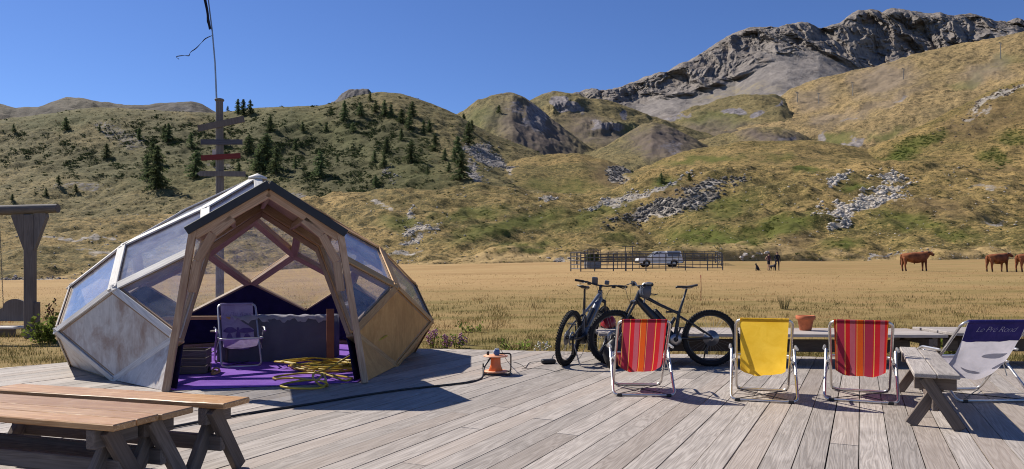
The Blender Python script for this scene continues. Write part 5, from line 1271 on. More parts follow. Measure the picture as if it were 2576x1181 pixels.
# ------------------------------------------------------------------ juniper scrub and tussocks (leaf clumps, one mass per slope)
def scrub(name, label, key, n, px, mat, wfn, seed, flat=.5, per=26):
    rs = np.random.RandomState(seed); P_, i, j = pick(key, n, rs, wfn)
    s = px * (.45 + 1.3 * rs.rand(n) ** 2) / FV * P_[:, 1]
    d = rs.randn(n, per, 3); d /= np.linalg.norm(d, axis=2)[..., None]; d *= (rs.rand(n, per, 1) ** .4); d[..., 2] = np.abs(d[..., 2]) * flat
    c = P_[:, None, :] + d * s[:, None, None] * np.array([1.25, 1.25, 1])
    a = rs.randn(n, per, 3); a /= np.linalg.norm(a, axis=2)[..., None]; b = np.cross(a, rs.randn(n, per, 3)); b /= np.linalg.norm(b, axis=2)[..., None]
    L = (s[:, None, None] * (.2 + .22 * rs.rand(n, per, 1)))
    V = np.stack([c - a * L, c + b * L * .7, c + a * L, c - b * L * .7], 2).reshape(-1, 3); F = np.arange(len(V)).reshape(-1, 4)
    tag(link(name, fast_mesh(name, V, F, mat)), label, 'scrub', kind='stuff')
M['scrub_dark'] = leaf_mat('juniper_leaves', (.035, .05, .018), (.075, .085, .032), .15)
M['scrub_green'] = leaf_mat('green_shrub_leaves', (.06, .085, .02), (.12, .14, .04), .2)
M['tussock'] = leaf_mat('dry_tussock', (.13, .1, .04), (.26, .19, .085), .2)
hm = lambda k: (lambda s: np.clip(s.m[..., 2], .05, 1) * np.clip(.25 + fbm(s.u / 40, s.v / 22, 3), .04, 1) * (s.u > -60) * (s.u < 2640))
gm = lambda s: np.clip(s.m[..., 1] - .15, 0, 1) * np.clip(.1 + fbm(s.u / 40, s.v / 18, 3), .0, 1) * (s.u < 2640)
scrub('juniper_scrub', 'dark juniper scrub covering the wooded hill', 'LH', 8000, 3.3, M['scrub_dark'], hm(0), 11, .5, 20)
scrub('juniper_scrub', 'dark low scrub dotted over the near slopes', 'FH', 1500, 2.8, M['scrub_dark'], lambda s: np.clip(.02 + fbm(s.u / 70 + 3, s.v / 30, 3), .02, 1) * (s.u > -60) * (s.u < 2640), 12, .5, 20)
scrub('dark_tufts', 'small dark tufts speckling the near slopes', 'FH', 7000, 1.15, M['scrub_dark'], lambda s: np.clip(.35 + fbm(s.u / 50 + 7, s.v / 26, 3), .06, 1) * (s.u > -60) * (s.u < 2640), 17, .5, 9)
scrub('dark_tufts', 'small dark tufts speckling the wooded hill', 'LH', 6000, 1.2, M['scrub_dark'], lambda s: np.clip(.4 + fbm(s.u / 50 + 7, s.v / 26, 3), .06, 1) * (s.u > -60), 18, .5, 9)
scrub('dark_tufts', 'small dark tufts speckling the dry plateau', 'TP', 1500, .9, M['scrub_dark'], lambda s: np.clip(.2 + fbm(s.u / 50 + 7, s.v / 16, 3), .02, 1) * (s.u < 2640), 19, .5, 9)
scrub('dark_tufts', 'small dark tufts speckling the right spur', 'RS', 2500, 1.1, M['scrub_dark'], lambda s: np.clip(.3 + fbm(s.u / 50 + 7, s.v / 26, 3), .05, 1) * (s.u < 2640), 20, .5, 9)
scrub('green_scrub', 'green low shrubs in patches on the near slopes', 'FH', 1500, 2.2, M['scrub_green'], gm, 13, .4, 20)
scrub('dry_tussocks', 'dry straw tussocks on the near slopes', 'FH', 3600, 2.1, M['tussock'], lambda s: (np.clip(.3 - fbm(s.u / 70 + 3, s.v / 30, 3), .05, 1)) * (s.u > -60) * (s.u < 2640), 14, .5, 14)
scrub('dry_tussocks', 'dry straw tussocks on the wooded hill', 'LH', 2600, 2.0, M['tussock'], lambda s: np.clip(1 - s.m[..., 2], .1, 1) * (s.u > -60), 15, .5, 14)
scrub('edge_tussocks', 'rough grass tussocks along the far edge of the meadow', 'FH', 1600, 2.2, M['tussock'], lambda s: (s.T < .16) * np.clip(.2 + fbm(s.u / 40, s.v / 9, 3), .03, 1) * (s.u > -60) * (s.u < 2640), 23, .6, 14)
scrub('edge_scrub', 'dark low scrub along the far edge of the meadow', 'FH', 350, 2.4, M['scrub_green'], lambda s: (s.T < .14) * np.clip(fbm(s.u / 60 + 3, s.v / 9, 3), .0, 1) * (s.u > -60) * (s.u < 2640), 24, .5, 18)
scrub('spur_scrub', 'green and brown scrub on the right spur', 'RS', 1200, 2.6, M['scrub_green'], lambda s: np.clip(s.m[..., 1] + .04 * s.m[..., 2], .01, 1) * (s.u < 2640), 16, .45, 18)

# ------------------------------------------------------------------ meadow grass (blades)
def grass_mat():
    t = NT('meadow_grass_blades'); a = t.n('Attribute', attribute_name='tint'); c = a.outputs['Color']; t.col(c); return cloth(t, .3)
M['grass'] = grass_mat()
def in_deck(x, y):
    ins = np.ones_like(x, bool); n = len(DECK)
    for i in range(n):
        a, b = DECK[i], DECK[(i + 1) % n]; ins &= ((b[0] - a[0]) * (y - a[1]) - (b[1] - a[1]) * (x - a[0])) > -.02 * math.hypot(b[0] - a[0], b[1] - a[1])
    return ins
def grass(n, y0, y1, h0, h1, wpx, seed, name, label):
    rs = np.random.RandomState(seed)
    inv = 1 / y0 + (1 / y1 - 1 / y0) * rs.rand(n); Y = 1 / inv
    X = (rs.rand(n) * 1.5 - .75) * Y * 1.04
    k = ~in_deck(X, Y); X, Y = X[k], Y[k]; n = len(X)
    clump = fbm(X / .8, Y / .8, 3); keep = rs.rand(n) < np.clip(.4 + clump * 1.3, .05, 1); X, Y = X[keep], Y[keep]; n = len(X)
    clump = fbm(X / 1.4 + 5, Y / 1.4, 3); gz = meadow_z(X, Y)
    near = np.clip((38 - Y) / 18, 0, .85) * (X > -2.5) + np.clip((17 - Y) / 5, 0, 1) * (X <= -2.5)
    gr = np.clip(near * 1.1 + fbm(X / 3, Y / 5, 3) * .8 - .25, 0, 1)[:, None]
    H = (h0 + (h1 - h0) * rs.rand(n) ** 1.5) * np.clip(.75 + clump * .7, .35, 1.6)
    an = rs.rand(n) * PI; wv = np.stack([np.cos(an), np.sin(an) * .5, np.zeros(n)], 1) * (wpx / FV * Y * 1.2)[:, None]
    base = np.stack([X, Y, gz - .01], 1); ln = rs.randn(n, 2) * .28
    tip = base + np.stack([ln[:, 0] * H + .08 * H, ln[:, 1] * H, H], 1); mid = base * .45 + tip * .55 + np.stack([np.zeros(n), np.zeros(n), H * .08], 1)
    V = np.stack([base - wv, base + wv, mid + wv * .7, tip, mid - wv * .7], 1).reshape(-1, 3)
    I = np.arange(n) * 5; F = np.concatenate([np.stack([I, I + 1, I + 2], 1), np.stack([I, I + 2, I + 4], 1), np.stack([I + 4, I + 2, I + 3], 1)])
    dry = np.array([.37, .24, .105]); straw = np.array([.45, .31, .145]); brown = np.array([.25, .155, .07]); green = np.array([.16, .155, .038]); dk = np.array([.13, .105, .038])
    q = rs.rand(n, 1); c = np.where(q < .5, dry, np.where(q < .75, straw, brown)); q2 = rs.rand(n, 1); g = np.where(q2 < .6, green, dk)
    c = c * (1 - gr * (rs.rand(n, 1) < .85)) + g * gr * (rs.rand(n, 1) < 2); big = fbm(X / 7, Y / 3.2, 3)[:, None]; red = fbm(X / 5 + 9, Y / 2.4, 3)[:, None]
    c = np.clip(c * (.72 + .5 * rs.rand(n, 1)) * np.clip(1 + .55 * big, .55, 1.4) * np.clip(1 + red * np.array([.12, -.12, -.2]), .6, 1.3), 0, .8)
    c = c * (1 - .28 * np.clip(near, 0, 1))[:, None]
    col = np.ones((n, 5, 4), np.float32); col[..., :3] = c[:, None, :]
    me = fast_mesh(name, V, F, M['grass']); at_ = me.attributes.new('tint', 'FLOAT_COLOR', 'POINT'); at_.data.foreach_set('color', col.ravel())
    tag(link(name, me), label, 'grass', kind='stuff')
grass(150000, 10.2, 26, .04, .17, .42, 41, 'meadow_grass', 'dry and green meadow grass growing beyond the deck edge')
grass(40000, 26, 60, .04, .1, .36, 42, 'far_meadow_grass', 'straw coloured grass of the far meadow')
rs = np.random.RandomState(44)
# flowering and leafy plants near the deck
M['leaf'] = leaf_mat('leafy_plant', (.12, .17, .03), (.26, .32, .07), .5)
M['stem'] = plain('plant_stem', (.16, .13, .05), .8)
M['flower_pink'] = plain('pink_flower', (.42, .2, .3), .8); M['flower_brown'] = plain('dry_seed_head', (.16, .07, .04), .9)
M['flower_white'] = plain('white_flower', (.7, .7, .62), .8)
def leafy(label, loc, H, W, nst, nl, lsz, mat, flower=None, nf=0, seed=0, cat='plant'):
    r_ = np.random.RandomState(seed); t = thing('leafy_plant', label, cat, loc); st = MB(); V = []; F = []; fl = MB()
    for k in range(nst):
        a = r_.rand() * 6.28; rr = W * math.sqrt(r_.rand()); b = Vector((rr * .4 * math.cos(a), rr * .4 * math.sin(a), -.02)); h = H * (.55 + .45 * r_.rand()); e = Vector((rr * math.cos(a), rr * math.sin(a), h))
        m = b.lerp(e, .5) + Vector((0, 0, h * .1)); st.tube([b, m, e], [.006, .005, .003], 5)
        for q in range(nl):
            f = .15 + .85 * r_.rand(); p = np.array(b.lerp(e, f)) + r_.randn(3) * lsz * .5; u = r_.randn(3); u[2] = abs(u[2]) * .4; u /= np.linalg.norm(u); v = np.cross(u, r_.randn(3)); v /= np.linalg.norm(v); s = lsz * (.6 + .7 * r_.rand())
            i = len(V); V += [p, p + u * s * .5 + v * s * .35, p + u * s, p + u * s * .5 - v * s * .35]; F.append((i, i + 1, i + 2, i + 3))
        if k < nf:
            for q in range(7):
                p = e + Vector((r_.randn() * .02, r_.randn() * .02, -q * .02)); fl.lathe([(0, .02), (.014, .008), (.016, -.004), (0, -.014)], 6, p)
    st.build('stem', M['stem'], t); tag(link('leaves', fast_mesh('leaves', np.array(V), np.array(F), mat), t), kind='stuff')
    if nf: tag(fl.build('flowers', flower, t), kind='stuff')
    return t
def mp(u, Y): return on_meadow(u, Y)
leafy('bright green leafy plant beside the wooden swing post', mp(110, 13.4), .48, .28, 20, 24, .09, M['leaf'], M['flower_brown'], 3, 1)
leafy('tall dry dock plant with brown seed heads left of the dome', mp(128, 13.6), .85, .12, 5, 6, .08, M['leaf'], M['flower_brown'], 5, 2)
for i, (u, Y, H, lb) in enumerate(((1085, 12.6, .34, 'pink flowering willowherb right of the dome, nearest the dome'), (1115, 12.3, .3, 'pink flowering willowherb right of the dome, second plant'), (1150, 12.5, .26, 'small pink flowering plant at the deck edge right of the dome'))):
    leafy(lb, mp(u, Y), H, .16, 9, 7, .05, M['leaf'], M['flower_pink'], 7, 10 + i)
leafy('pale green thistle clump in the meadow right of the dome', mp(1190, 15.5), .2, .4, 14, 8, .06, M['leaf'], None, 0, 20)
leafy('white flowering plant at the deck edge left of the bikes', mp(1365, 12.0), .18, .14, 6, 6, .04, M['leaf'], M['flower_white'], 4, 21)
leafy('dark weed with thin stalks behind the low table, right of the pot', mp(2215, 11.9), .36, .35, 14, 7, .05, M['leaf'], M['flower_brown'], 4, 22)
leafy('greyish grass tuft standing out in the meadow above the pot', mp(1972, 21), .42, .22, 34, 1, .04, M['tussock'], None, 0, 23)
leafy('green weed growing between the low tables', mp(2390, 11.6), .45, .2, 12, 14, .08, M['leaf'], None, 0, 24)
leafy('green grass clump at the deck edge right of the charger', mp(1300, 12.2), .16, .35, 24, 5, .05, M['leaf'], None, 0, 25)

# ------------------------------------------------------------------ signpost with flagpole
sp = at(553, 689, 17.5); gz = mz(sp.x, sp.y)
M['red_board'] = wood('red_painted_board', (.13, .018, .02), (.2, .032, .032), (.08, .02, .02), 0, 1, .7, .3, .1, .3, .3)
M['board_dark'] = wood('dark_painted_board', (.05, .05, .07), (.11, .11, .14), (.05, .05, .06), 0, 1, .7, .3, .1, .3, .3)
t = thing('signpost', 'tall wooden signpost with weathered direction boards and a flagpole behind the dome', 'signpost', (sp.x, sp.y, gz))
z = lambda v: EYE + (HV - v) / FV * 17.5 - gz
hw = lambda u: (u - 553) / FV * 17.5
MB().tube([(0, 0, -.3), (0, 0, z(420)), (-.01, 0, z(254))], [.1, .093, .085], 12).build('post', M['timber'], t)
MB().lathe([(0, .03), (.1, .025), (.115, .0), (.1, -.03), (0, -.03)], 12, (-.01, 0, z(252))).build('post_cap', M['timber'], t)
def board(nm, u0, v0, u1, v1, wpx, mat, y=-.12, point=0):
    a, b = Vector((hw(u0), y, z(v0))), Vector((hw(u1), y, z(v1))); L = (b - a).length; an = math.atan2(b.z - a.z, b.x - a.x); h = wpx / FV * 17.5 / 2
    pts = [(-L / 2, 0, -h), (L / 2, 0, -h), (L / 2, 0, h), (-L / 2, 0, h)]
    if point > 0: pts = [(-L / 2, 0, -h), (L / 2 - h * 1.4, 0, -h), (L / 2, 0, 0), (L / 2 - h * 1.4, 0, h), (-L / 2, 0, h)]
    if point < 0: pts = [(-L / 2 + h * 1.4, 0, -h), (L / 2, 0, -h), (L / 2, 0, h), (-L / 2 + h * 1.4, 0, h), (-L / 2, 0, 0)]
    o = MB().prism(pts, .025, (0, -1, 0)).build(nm, mat, t); o.location = (a + b) / 2; o.rotation_euler = (0, -an, 0); return o
board('direction_board', 503, 326, 618, 302, 16, M['timber'], -.115, 0)
board('direction_board', 510, 360, 614, 360, 13, M['board_dark'], -.12, 0)
board('direction_board', 511, 400, 609, 394, 13, M['red_board'], -.125, 0)['label'] = 'dark red painted direction board'
board('direction_board', 500, 439, 622, 440, 13, M['timber'], -.13, -1)
board('notice', 534, 383, 547, 383, 13, M['trim_grey'], .0)
fp = [Vector((hw(552), .0, z(300))), Vector((hw(545), .0, z(255))), Vector((hw(541), 0, z(160))), Vector((hw(534), 0, z(80))), Vector((hw(523), 0, z(-10))), Vector((hw(508), 0, z(-110)))]
MB().tube([Vector((hw(546), -.0, z(470)))] + fp[1:], [.022, .022, .02, .018, .014, .008], 8).build('flagpole', M['steel'], t)
# the drooping dark flag
vs = []; fs = []; nf_ = 16
for i in range(nf_ + 1):
    f = i / nf_; v = -30 + 104 * f; c = hw(533 - (80 - v) * .12); wdt = .075 * (.5 + .7 * math.sin(PI * min(1, f * 1.05)) + .25 * math.sin(f * 9))
    for j in range(5):
        a = j / 4; vs.append((c - .01 - wdt * a * (1 if v < 60 else .8), -.03 - .05 * math.sin(a * 9 + f * 4), z(v) - .02 * a))
for i in range(nf_):
    for j in range(4): fs.append((i * 5 + j, i * 5 + j + 1, (i + 1) * 5 + j + 1, (i + 1) * 5 + j))
mb = MB(); mb.add(vs, fs, True); mb.build('flag', simple_cloth('dark_flag_cloth', (.02, .022, .04), (.045, .045, .07), .05), t)
# loose torn streamer blowing off the pole
pts = [(537, 88), (516, 96), (505, 107), (491, 121), (482, 133), (473, 139), (466, 139), (455, 140), (441, 142), (448, 148)]
q = [Vector((hw(u), .05 * math.sin(u), z(v))) for u, v in pts]
MB().tube(smooth_path(q, 3), [.004 + .009 * abs(math.sin(i * .5)) for i in range(len(smooth_path(q, 3)))], 5).build('streamer', bpy.data.materials['dark_flag_cloth'], t)

# ------------------------------------------------------------------ timber swing frame and ornate bench at the left edge
gp = at(76, 689, 14.4); gz = mz(gp.x, gp.y); Yp = 14.4
t = thing('swing_frame', 'heavy grey timber swing frame with braced post at the left edge', 'swing frame', (gp.x, gp.y, gz))
zz = lambda v: EYE + (HV - v) / FV * Yp - gz
xx = lambda u: (u - 76) / FV * Yp
MB().box((0, 0, zz(540) / 2), (.19, .15, zz(540)), None, 0, .02).build('post', M['timber'], t)
o = MB().tube([(-2.6, 0, 0), (-1.4, 0, 0), (-.5, 0, 0), (.49, 0, 0)], [.095, .1, .1, .088], 14).build('beam', M['bench_leg'], t); o.location = (.08, -.02, zz(527)); o.rotation_euler = (0, R(-2), 0)
o.data.materials[0] = wood('grey_log', (.09, .08, .08), (.18, .165, .16), (.06, .05, .05), 0, .8, .8, .2, .1, .4, .5)
for sg in (-1, 1):
    MB().prism([(sg * .1, .05, zz(630)), (sg * .13, .05, zz(620)), (sg * .35, .05, zz(546)), (sg * .33, .05, zz(535)), (sg * .1, .05, zz(535))], .1, (0, 1, 0)).build('brace', M['timber'], t)
MB().box((.115, .03, .36), (.06, .14, .74), None, 0, .01).build('foot_block', M['timber'], t)
for dx in (-.62, -1.3):
    m = MB()
    for k in range(34):
        c = Vector((dx + .01 * k * .25, 0, zz(545) - .05 - k * .055)); m.tube([c + Vector((.008 if k % 2 else 0, 0 if k % 2 else .008, .03)), c + Vector((-.008 if k % 2 else 0, 0 if k % 2 else -.008, .0)), c + Vector((.008 if k % 2 else 0, 0, -.03))], .005, 4, True)
    tag(m.build('chain', M['timber'], t), kind='stuff')
o2 = t.copy(); COL.objects.link(o2); o2.location = (gp.x - 2.9, gp.y, gz); o2['label'] = 'second timber swing post outside the left edge'
bpy.data.objects.remove(o2)
gb = at(20, 689, 15.2); gz = mz(gb.x, gb.y)
t = thing('garden_bench', 'dark garden bench with a scalloped wooden backrest behind the swing post', 'bench', (gb.x - .55, gb.y, gz))
Yb = 15.2; bz = lambda v: EYE + (HV - v) / FV * Yb - gz
pts = [(-.9, 0, bz(808)), (1.0, 0, bz(808)), (1.0, 0, bz(775))]
for k in range(15):
    a = PI * k / 14; pts.append((.72 + .26 * math.cos(a), 0, bz(775) + .19 * math.sin(a)))
pts += [(.3, 0, bz(782)), (.1, 0, bz(776)), (-.1, 0, bz(782))]
for k in range(9):
    a = PI * k / 8; pts.append((-.5 + .3 * math.cos(a), 0, bz(775) + .19 * math.sin(a)))
pts += [(-.9, 0, bz(780))]
MB().prism(pts, .04, (0, 1, 0)).build('backrest', M['timber'], t)
MB().box((.05, -.25, bz(822)), (1.9, .45, .045), None, 0, .008).build('seat', M['trim_grey'], t)
MB().box((.05, -.42, bz(836)), (1.9, .04, .2), None, 0, .006).build('front_board', M['bench_leg'], t)
for x in (-.8, .9):
    for y in (-.4, .02): MB().box((x, y, bz(822) / 2), (.07, .07, bz(822) + .02), None, 0, .006).build('leg', M['timber'], t)

# ------------------------------------------------------------------ corral, feeder, truck
M['gal'] = plain('galvanised_tube', (.07, .07, .078), .5, .4, .4)
def corral_panel(label, a, b, H, rails, mat=None, r=.042):
    a, b = Vector(a), Vector(b); a.z = mz(a.x, a.y); b.z = mz(b.x, b.y); d = b - a; L = d.xy.length
    t = thing('corral_panel', label, 'fence panel', a, math.atan2(d.y, d.x), 'metal corral panels round the truck'); sl = d.z / L
    for x in (0, L): MB().tube([(x, 0, sl * x - .05), (x, 0, H + sl * x)], r * 1.3, 6).build('post', M['gal'], t)
    for k in range(rails):
        zq = .25 + (H - .27) * k / (rails - 1); MB().tube([(0, 0, zq), (L, 0, zq + sl * L)], r, 6).build('rail', M['gal'], t)
    for x in (L * .33, L * .66): MB().tube([(x, 0, .2 + sl * x), (x, 0, H + sl * x - .02)], r * .8, 5).build('brace', M['gal'], t)
pos = lambda u, Y: ((u - CXV) / FV * Y, Y, 0)
FR = [(1436, 66), (1461, 64), (1496, 66), (1543, 66), (1575, 66.5), (1625, 67), (1675, 67.5), (1724, 68), (1780, 69), (1818, 70)]
names = ['leftmost gate section of the metal corral', 'second corral panel from the left end', 'third corral panel from the left end', 'corral panel just left of the opening', 'corral panel in front of the truck bonnet', 'corral panel in front of the truck cab', 'corral panel in front of the truck bed', 'corral panel right of the truck, fourth from the right end', 'last front panel at the right end of the corral']
for i in range(len(FR) - 1): corral_panel(names[i], pos(*FR[i]), pos(*FR[i + 1]), 1.62 if i else 1.75, 5)
BK = [(1450, 92), (1530, 97), (1600, 98), (1720, 100), (1800, 98), (1815, 86)]
bn = ['far left corral panel behind the feeder', 'far corral panel behind the opening', 'far corral panel behind the truck', 'far corral panel right of the truck', 'right end panel of the corral running towards the hill']
for i in range(len(BK) - 1): corral_panel(bn[i], pos(*BK[i]), pos(*BK[i + 1]), 1.6, 5)
for u, lb in ((1573, 'tall left gate post of the corral opening'), (1591, 'tall right gate post of the corral opening')):
    p = pos(u, 68); g = mz(p[0], p[1]); t = thing('gate_post', lb, 'post', (p[0], p[1], g)); MB().tube([(0, 0, -.05), (0, 0, 2.35)], .04, 6).build('tube', M['gal'], t); MB().tube([(-.3, 0, 2.3), (.3, 0, 2.3)], .03, 6).build('top_tube', M['gal'], t)
p = pos(1490, 78); g = mz(p[0], p[1])
t = thing('cattle_feeder', 'dark grey cattle feeder with barred sides inside the corral', 'feeder', (p[0], p[1], g), R(8))
MB().box((0, 0, .45), (1.5, 1.4, .7), None, 0, .04).build('tub', M['bike_grey'], t); MB().box((0, 0, 2.02), (1.6, 1.5, .07), None, 0, .02).build('roof', M['bike_grey'], t)
for k in range(8):
    a = k / 8 * 2 * PI; MB().tube([(.7 * math.copysign(min(1, abs(math.cos(a)) * 1.4), math.cos(a)), .65 * math.copysign(min(1, abs(math.sin(a)) * 1.4), math.sin(a)), .75), (.72 * math.copysign(min(1, abs(math.cos(a)) * 1.4), math.cos(a)), .67 * math.copysign(min(1, abs(math.sin(a)) * 1.4), math.sin(a)), 2.0)], .04, 6).build('bar', M['gal'], t)
MB().box((0, 0, 1.25), (1.2, 1.1, .8), None, 0, .15).build('hay', M['scrub_dark'], t)

M['car_white'] = plain('white_car_paint', (.66, .67, .69), .3, .5, 0, .06, 2); M['car_dark'] = plain('dark_trim', (.03, .03, .034), .5, .4)
p = pos(1657, 84); g = mz(p[0], p[1])
t = thing('pickup_truck', 'white pickup truck with a dark hardtop canopy parked in the corral', 'truck', (p[0], p[1], g), PI + R(3))
# forward is +x ; profile extruded across y
W2 = .9
def slab(nm, pts, y0, y1, mat, tap=0.0):
    m = MB(); n = len(pts); A = [(x, y0 + (tap if zq > 1.15 else 0), zq) for x, zq in pts]; B_ = [(x, y1 - (tap if zq > 1.15 else 0), zq) for x, zq in pts]
    m.add(A + B_, [tuple(range(n)), tuple(range(2 * n - 1, n - 1, -1))] + [(i, n + i, n + (i + 1) % n, (i + 1) % n) for i in range(n)]); return m.build(nm, mat, t)
def arch(cx): return [(cx + .46 * math.cos(a), .4 + .46 * math.sin(a)) for a in [PI * k / 8 for k in range(9)]]
lower = [(2.55, .45), (2.6, .75), (2.5, 1.0), (1.2, 1.12), (-2.55, 1.12), (-2.6, .5)] + [(q[0], q[1]) for q in arch(-1.6)[::-1]] + [(-1.1, .38), (1.1, .38)] + [q for q in arch(1.62)[::-1]]
slab('body', lower, -W2, W2, M['car_white'])
slab('cab', [(1.2, 1.12), (.55, 1.72), (.3, 1.79), (-.62, 1.8), (-.68, 1.12)], -W2 * .97, W2 * .97, M['car_white'], .12)
slab('canopy', [(-.72, 1.13), (-.72, 1.84), (-2.4, 1.84), (-2.55, 1.13)], -W2 * .95, W2 * .95, M['car_white'], .08)
for s in (-1, 1):
    for pts in ([(1.02, 1.17), (.52, 1.65), (.25, 1.7), (.2, 1.17)], [(.12, 1.17), (.12, 1.7), (-.52, 1.7), (-.52, 1.17)], [(-.85, 1.2), (-.85, 1.76), (-2.25, 1.76), (-2.36, 1.2)]):
        y_ = s * (W2 * .965); MB().prism([(x, y_ - s * (.005 + (zq - 1.15) * .17 if x > -.7 else (zq - 1.15) * .1), zq) for x, zq in pts], .012, (0, s, 0)).build('side_window', M['bike_grey'] if pts[0][0] < -.8 else M['car_dark'], t)
    MB().box((.95, s * (W2 + .08), 1.2), (.1, .16, .14), None, 0, .03).build('mirror', M['car_white'], t)
    MB().box((2.53, s * .66, .88), (.08, .34, .17), None, 0, .03).build('headlight', M['pale'], t)
    MB().box((-2.6, s * .8, .85), (.05, .12, .3), None, 0, .02).build('tail_light', M['red_shell'], t)
    for x in (.02, -.6): MB().box((x, s * (W2 + .002), .78), (.012, .006, .62)).build('door_seam', M['car_dark'], t)
MB().add([(1.22, -.72, 1.13), (1.22, .72, 1.13), (.56, .66, 1.72), (.56, -.66, 1.72)], [(0, 1, 2, 3)]).build('windscreen', M['car_dark'], t)
MB().box((2.6, 0, .55), (.14, 1.7, .22), None, 0, .04).build('front_bumper', M['car_dark'], t); MB().box((-2.65, 0, .5), (.12, 1.6, .16), None, 0, .03).build('rear_bumper', M['car_dark'], t)
for x in (1.62, -1.6):
    for s in (-1, 1):
        wv = bpy.data.objects.new('wheel', None); COL.objects.link(wv); wv.parent = t; wv.location = (x, s * .78, .385)
        My = Matrix.Rotation(PI / 2, 3, 'X'); MB().lathe([(.22, -.12), (.36, -.12), (.385, -.09), (.385, .09), (.36, .12), (.22, .12)], 24, (0, 0, 0), My).build('tyre', M['rubber'], wv); MB().lathe([(0, -.1), (.1, -.09), (.23, -.11), (.23, .11), (.1, .09), (0, .1)], 16, (0, 0, 0), My).build('rim', M['steel'], wv)

# ------------------------------------------------------------------ cows, people, dogs
def skin_mesh(name, joints, edges, mats, paint, sub=2):
    me = bpy.data.meshes.new(name + '_base'); me.from_pydata([j[0] for j in joints], edges, [])
    o = bpy.data.objects.new(name + '_tmp', me); COL.objects.link(o)
    sk = o.modifiers.new('s', 'SKIN'); sk.use_smooth_shade = True
    for i, j in enumerate(joints):
        v = me.skin_vertices[0].data[i]; r = j[1]; v.radius = r if isinstance(r, tuple) else (r, r); v.use_root = i == 0
    sb = o.modifiers.new('u', 'SUBSURF'); sb.levels = sub; sb.render_levels = sub
    bpy.context.view_layer.update(); dg = bpy.context.evaluated_depsgraph_get()
    m2 = bpy.data.meshes.new_from_object(o.evaluated_get(dg)); m2.name = name; bpy.data.objects.remove(o); bpy.data.meshes.remove(me)
    m2.materials.clear()
    for m in mats: m2.materials.append(m)
    for p in m2.polygons: p.material_index = paint(p.center); p.use_smooth = True
    return m2
def hide_mat():
    t = NT('cow_hide'); n = t.noise(t.coord('Object'), 2.2, 4, .6); t.col(t.mix(t.rng(n, .35, .7), (.1, .03, .013), (.36, .125, .048))); return t.fin(.75, .25)
M['cow'] = hide_mat(); M['cow_dark'] = plain('dark_hide', (.05, .022, .014), .75); M['horn'] = plain('horn', (.45, .38, .28), .5)
def cow(label, loc, rz, head_turn, sc=1.0):
    t = thing('cow', label, 'cow', loc, rz, 'brown cows grazing in the meadow'); t.scale = (sc,) * 3
    hx, hy = .42 * math.cos(head_turn), .42 * math.sin(head_turn)
    J = [((-.62, 0, 1.0), (.34, .38)), ((-.2, 0, .94), (.38, .43)), ((.3, 0, .96), (.37, .44)), ((.6, 0, 1.04), (.29, .38)), ((.78, 0, 1.2), (.2, .25)), ((.9 + hx * .25, hy * .25, 1.3), (.15, .155)), ((.9 + hx * .95, hy * .95, 1.1), (.09, .09)),
         ((-.74, .17, .95), (.17, .2)), ((-.74, .19, .66), .12), ((-.8, .19, .4), .065), ((-.76, .19, .06), .055), ((-.74, .19, .0), .07),
         ((-.74, -.17, .95), (.17, .2)), ((-.7, -.19, .66), .12), ((-.74, -.19, .4), .065), ((-.68, -.19, .06), .055), ((-.66, -.19, .0), .07),
         ((.56, .16, .85), (.13, .17)), ((.56, .17, .55), .075), ((.56, .17, .3), .06), ((.56, .17, .06), .052), ((.58, .17, .0), .07),
         ((.6, -.16, .85), (.13, .17)), ((.64, -.17, .55), .075), ((.66, -.17, .3), .06), ((.68, -.17, .06), .052), ((.7, -.17, .0), .07),
         ((-.92, 0, 1.22), .045), ((-.99, 0, .95), .03), ((-.98, 0, .6), .03), ((-.98, 0, .45), .05)]
    E_ = [(0, 1), (1, 2), (2, 3), (3, 4), (4, 5), (5, 6), (0, 7), (7, 8), (8, 9), (9, 10), (10, 11), (0, 12), (12, 13), (13, 14), (14, 15), (15, 16), (3, 17), (17, 18), (18, 19), (19, 20), (20, 21), (3, 22), (22, 23), (23, 24), (24, 25), (25, 26), (0, 27), (27, 28), (28, 29), (29, 30)]
    me = skin_mesh('body', J, E_, [M['cow'], M['cow_dark'], M['pale']], lambda c: 1 if c.z < .18 or (c.x < -.95 and c.z < .56) or (c.x > .88 + hx * .85) else 0)
    link('body', me, t)
    hd = Vector((.9 + hx * .25, hy * .25, 1.36)); px_ = Vector((-math.sin(head_turn), math.cos(head_turn), 0))
    for s in (-1, 1):
        MB().tube([hd + px_ * s * .08 + Vector((0, 0, .04)), hd + px_ * s * .2 + Vector((0, 0, .08)), hd + px_ * s * .24 + Vector((0, 0, .2))], [.028, .02, .006], 8).build('horn', M['horn'], t)
        MB().tube([hd + px_ * s * .09, hd + px_ * s * .19 + Vector((0, 0, -.02)), hd + px_ * s * .27 + Vector((0, 0, -.05))], [.025, .055, .01], 6).build('ear', M['cow_dark'], t)
    MB().lathe([(0, 0), (.09, .02), (.12, .1), (0, .14)], 10, (-.45, 0, .6)).build('udder', M['horn'], t) if 'bull' not in label else MB().tube([(-.05, 0, .68), (-.06, 0, .5)], [.05, .03], 6).build('sheath', M['cow_dark'], t)
def cow_at(px, Y): q = at(px / 1.21933, 689, Y); return Vector((q.x, q.y, mz(q.x, q.y)))
cow('red-brown bull standing side-on alone, left of the other cattle', cow_at(2807, 56), R(-8), R(-55), 1.1)
cow('light brown cow with dark head, left of the one cut by the frame', cow_at(3060, 53), R(14), R(-70), 1.0)
cow('brown cow cut off by the right edge of the picture', cow_at(3152, 52), R(12), R(20), 1.0)

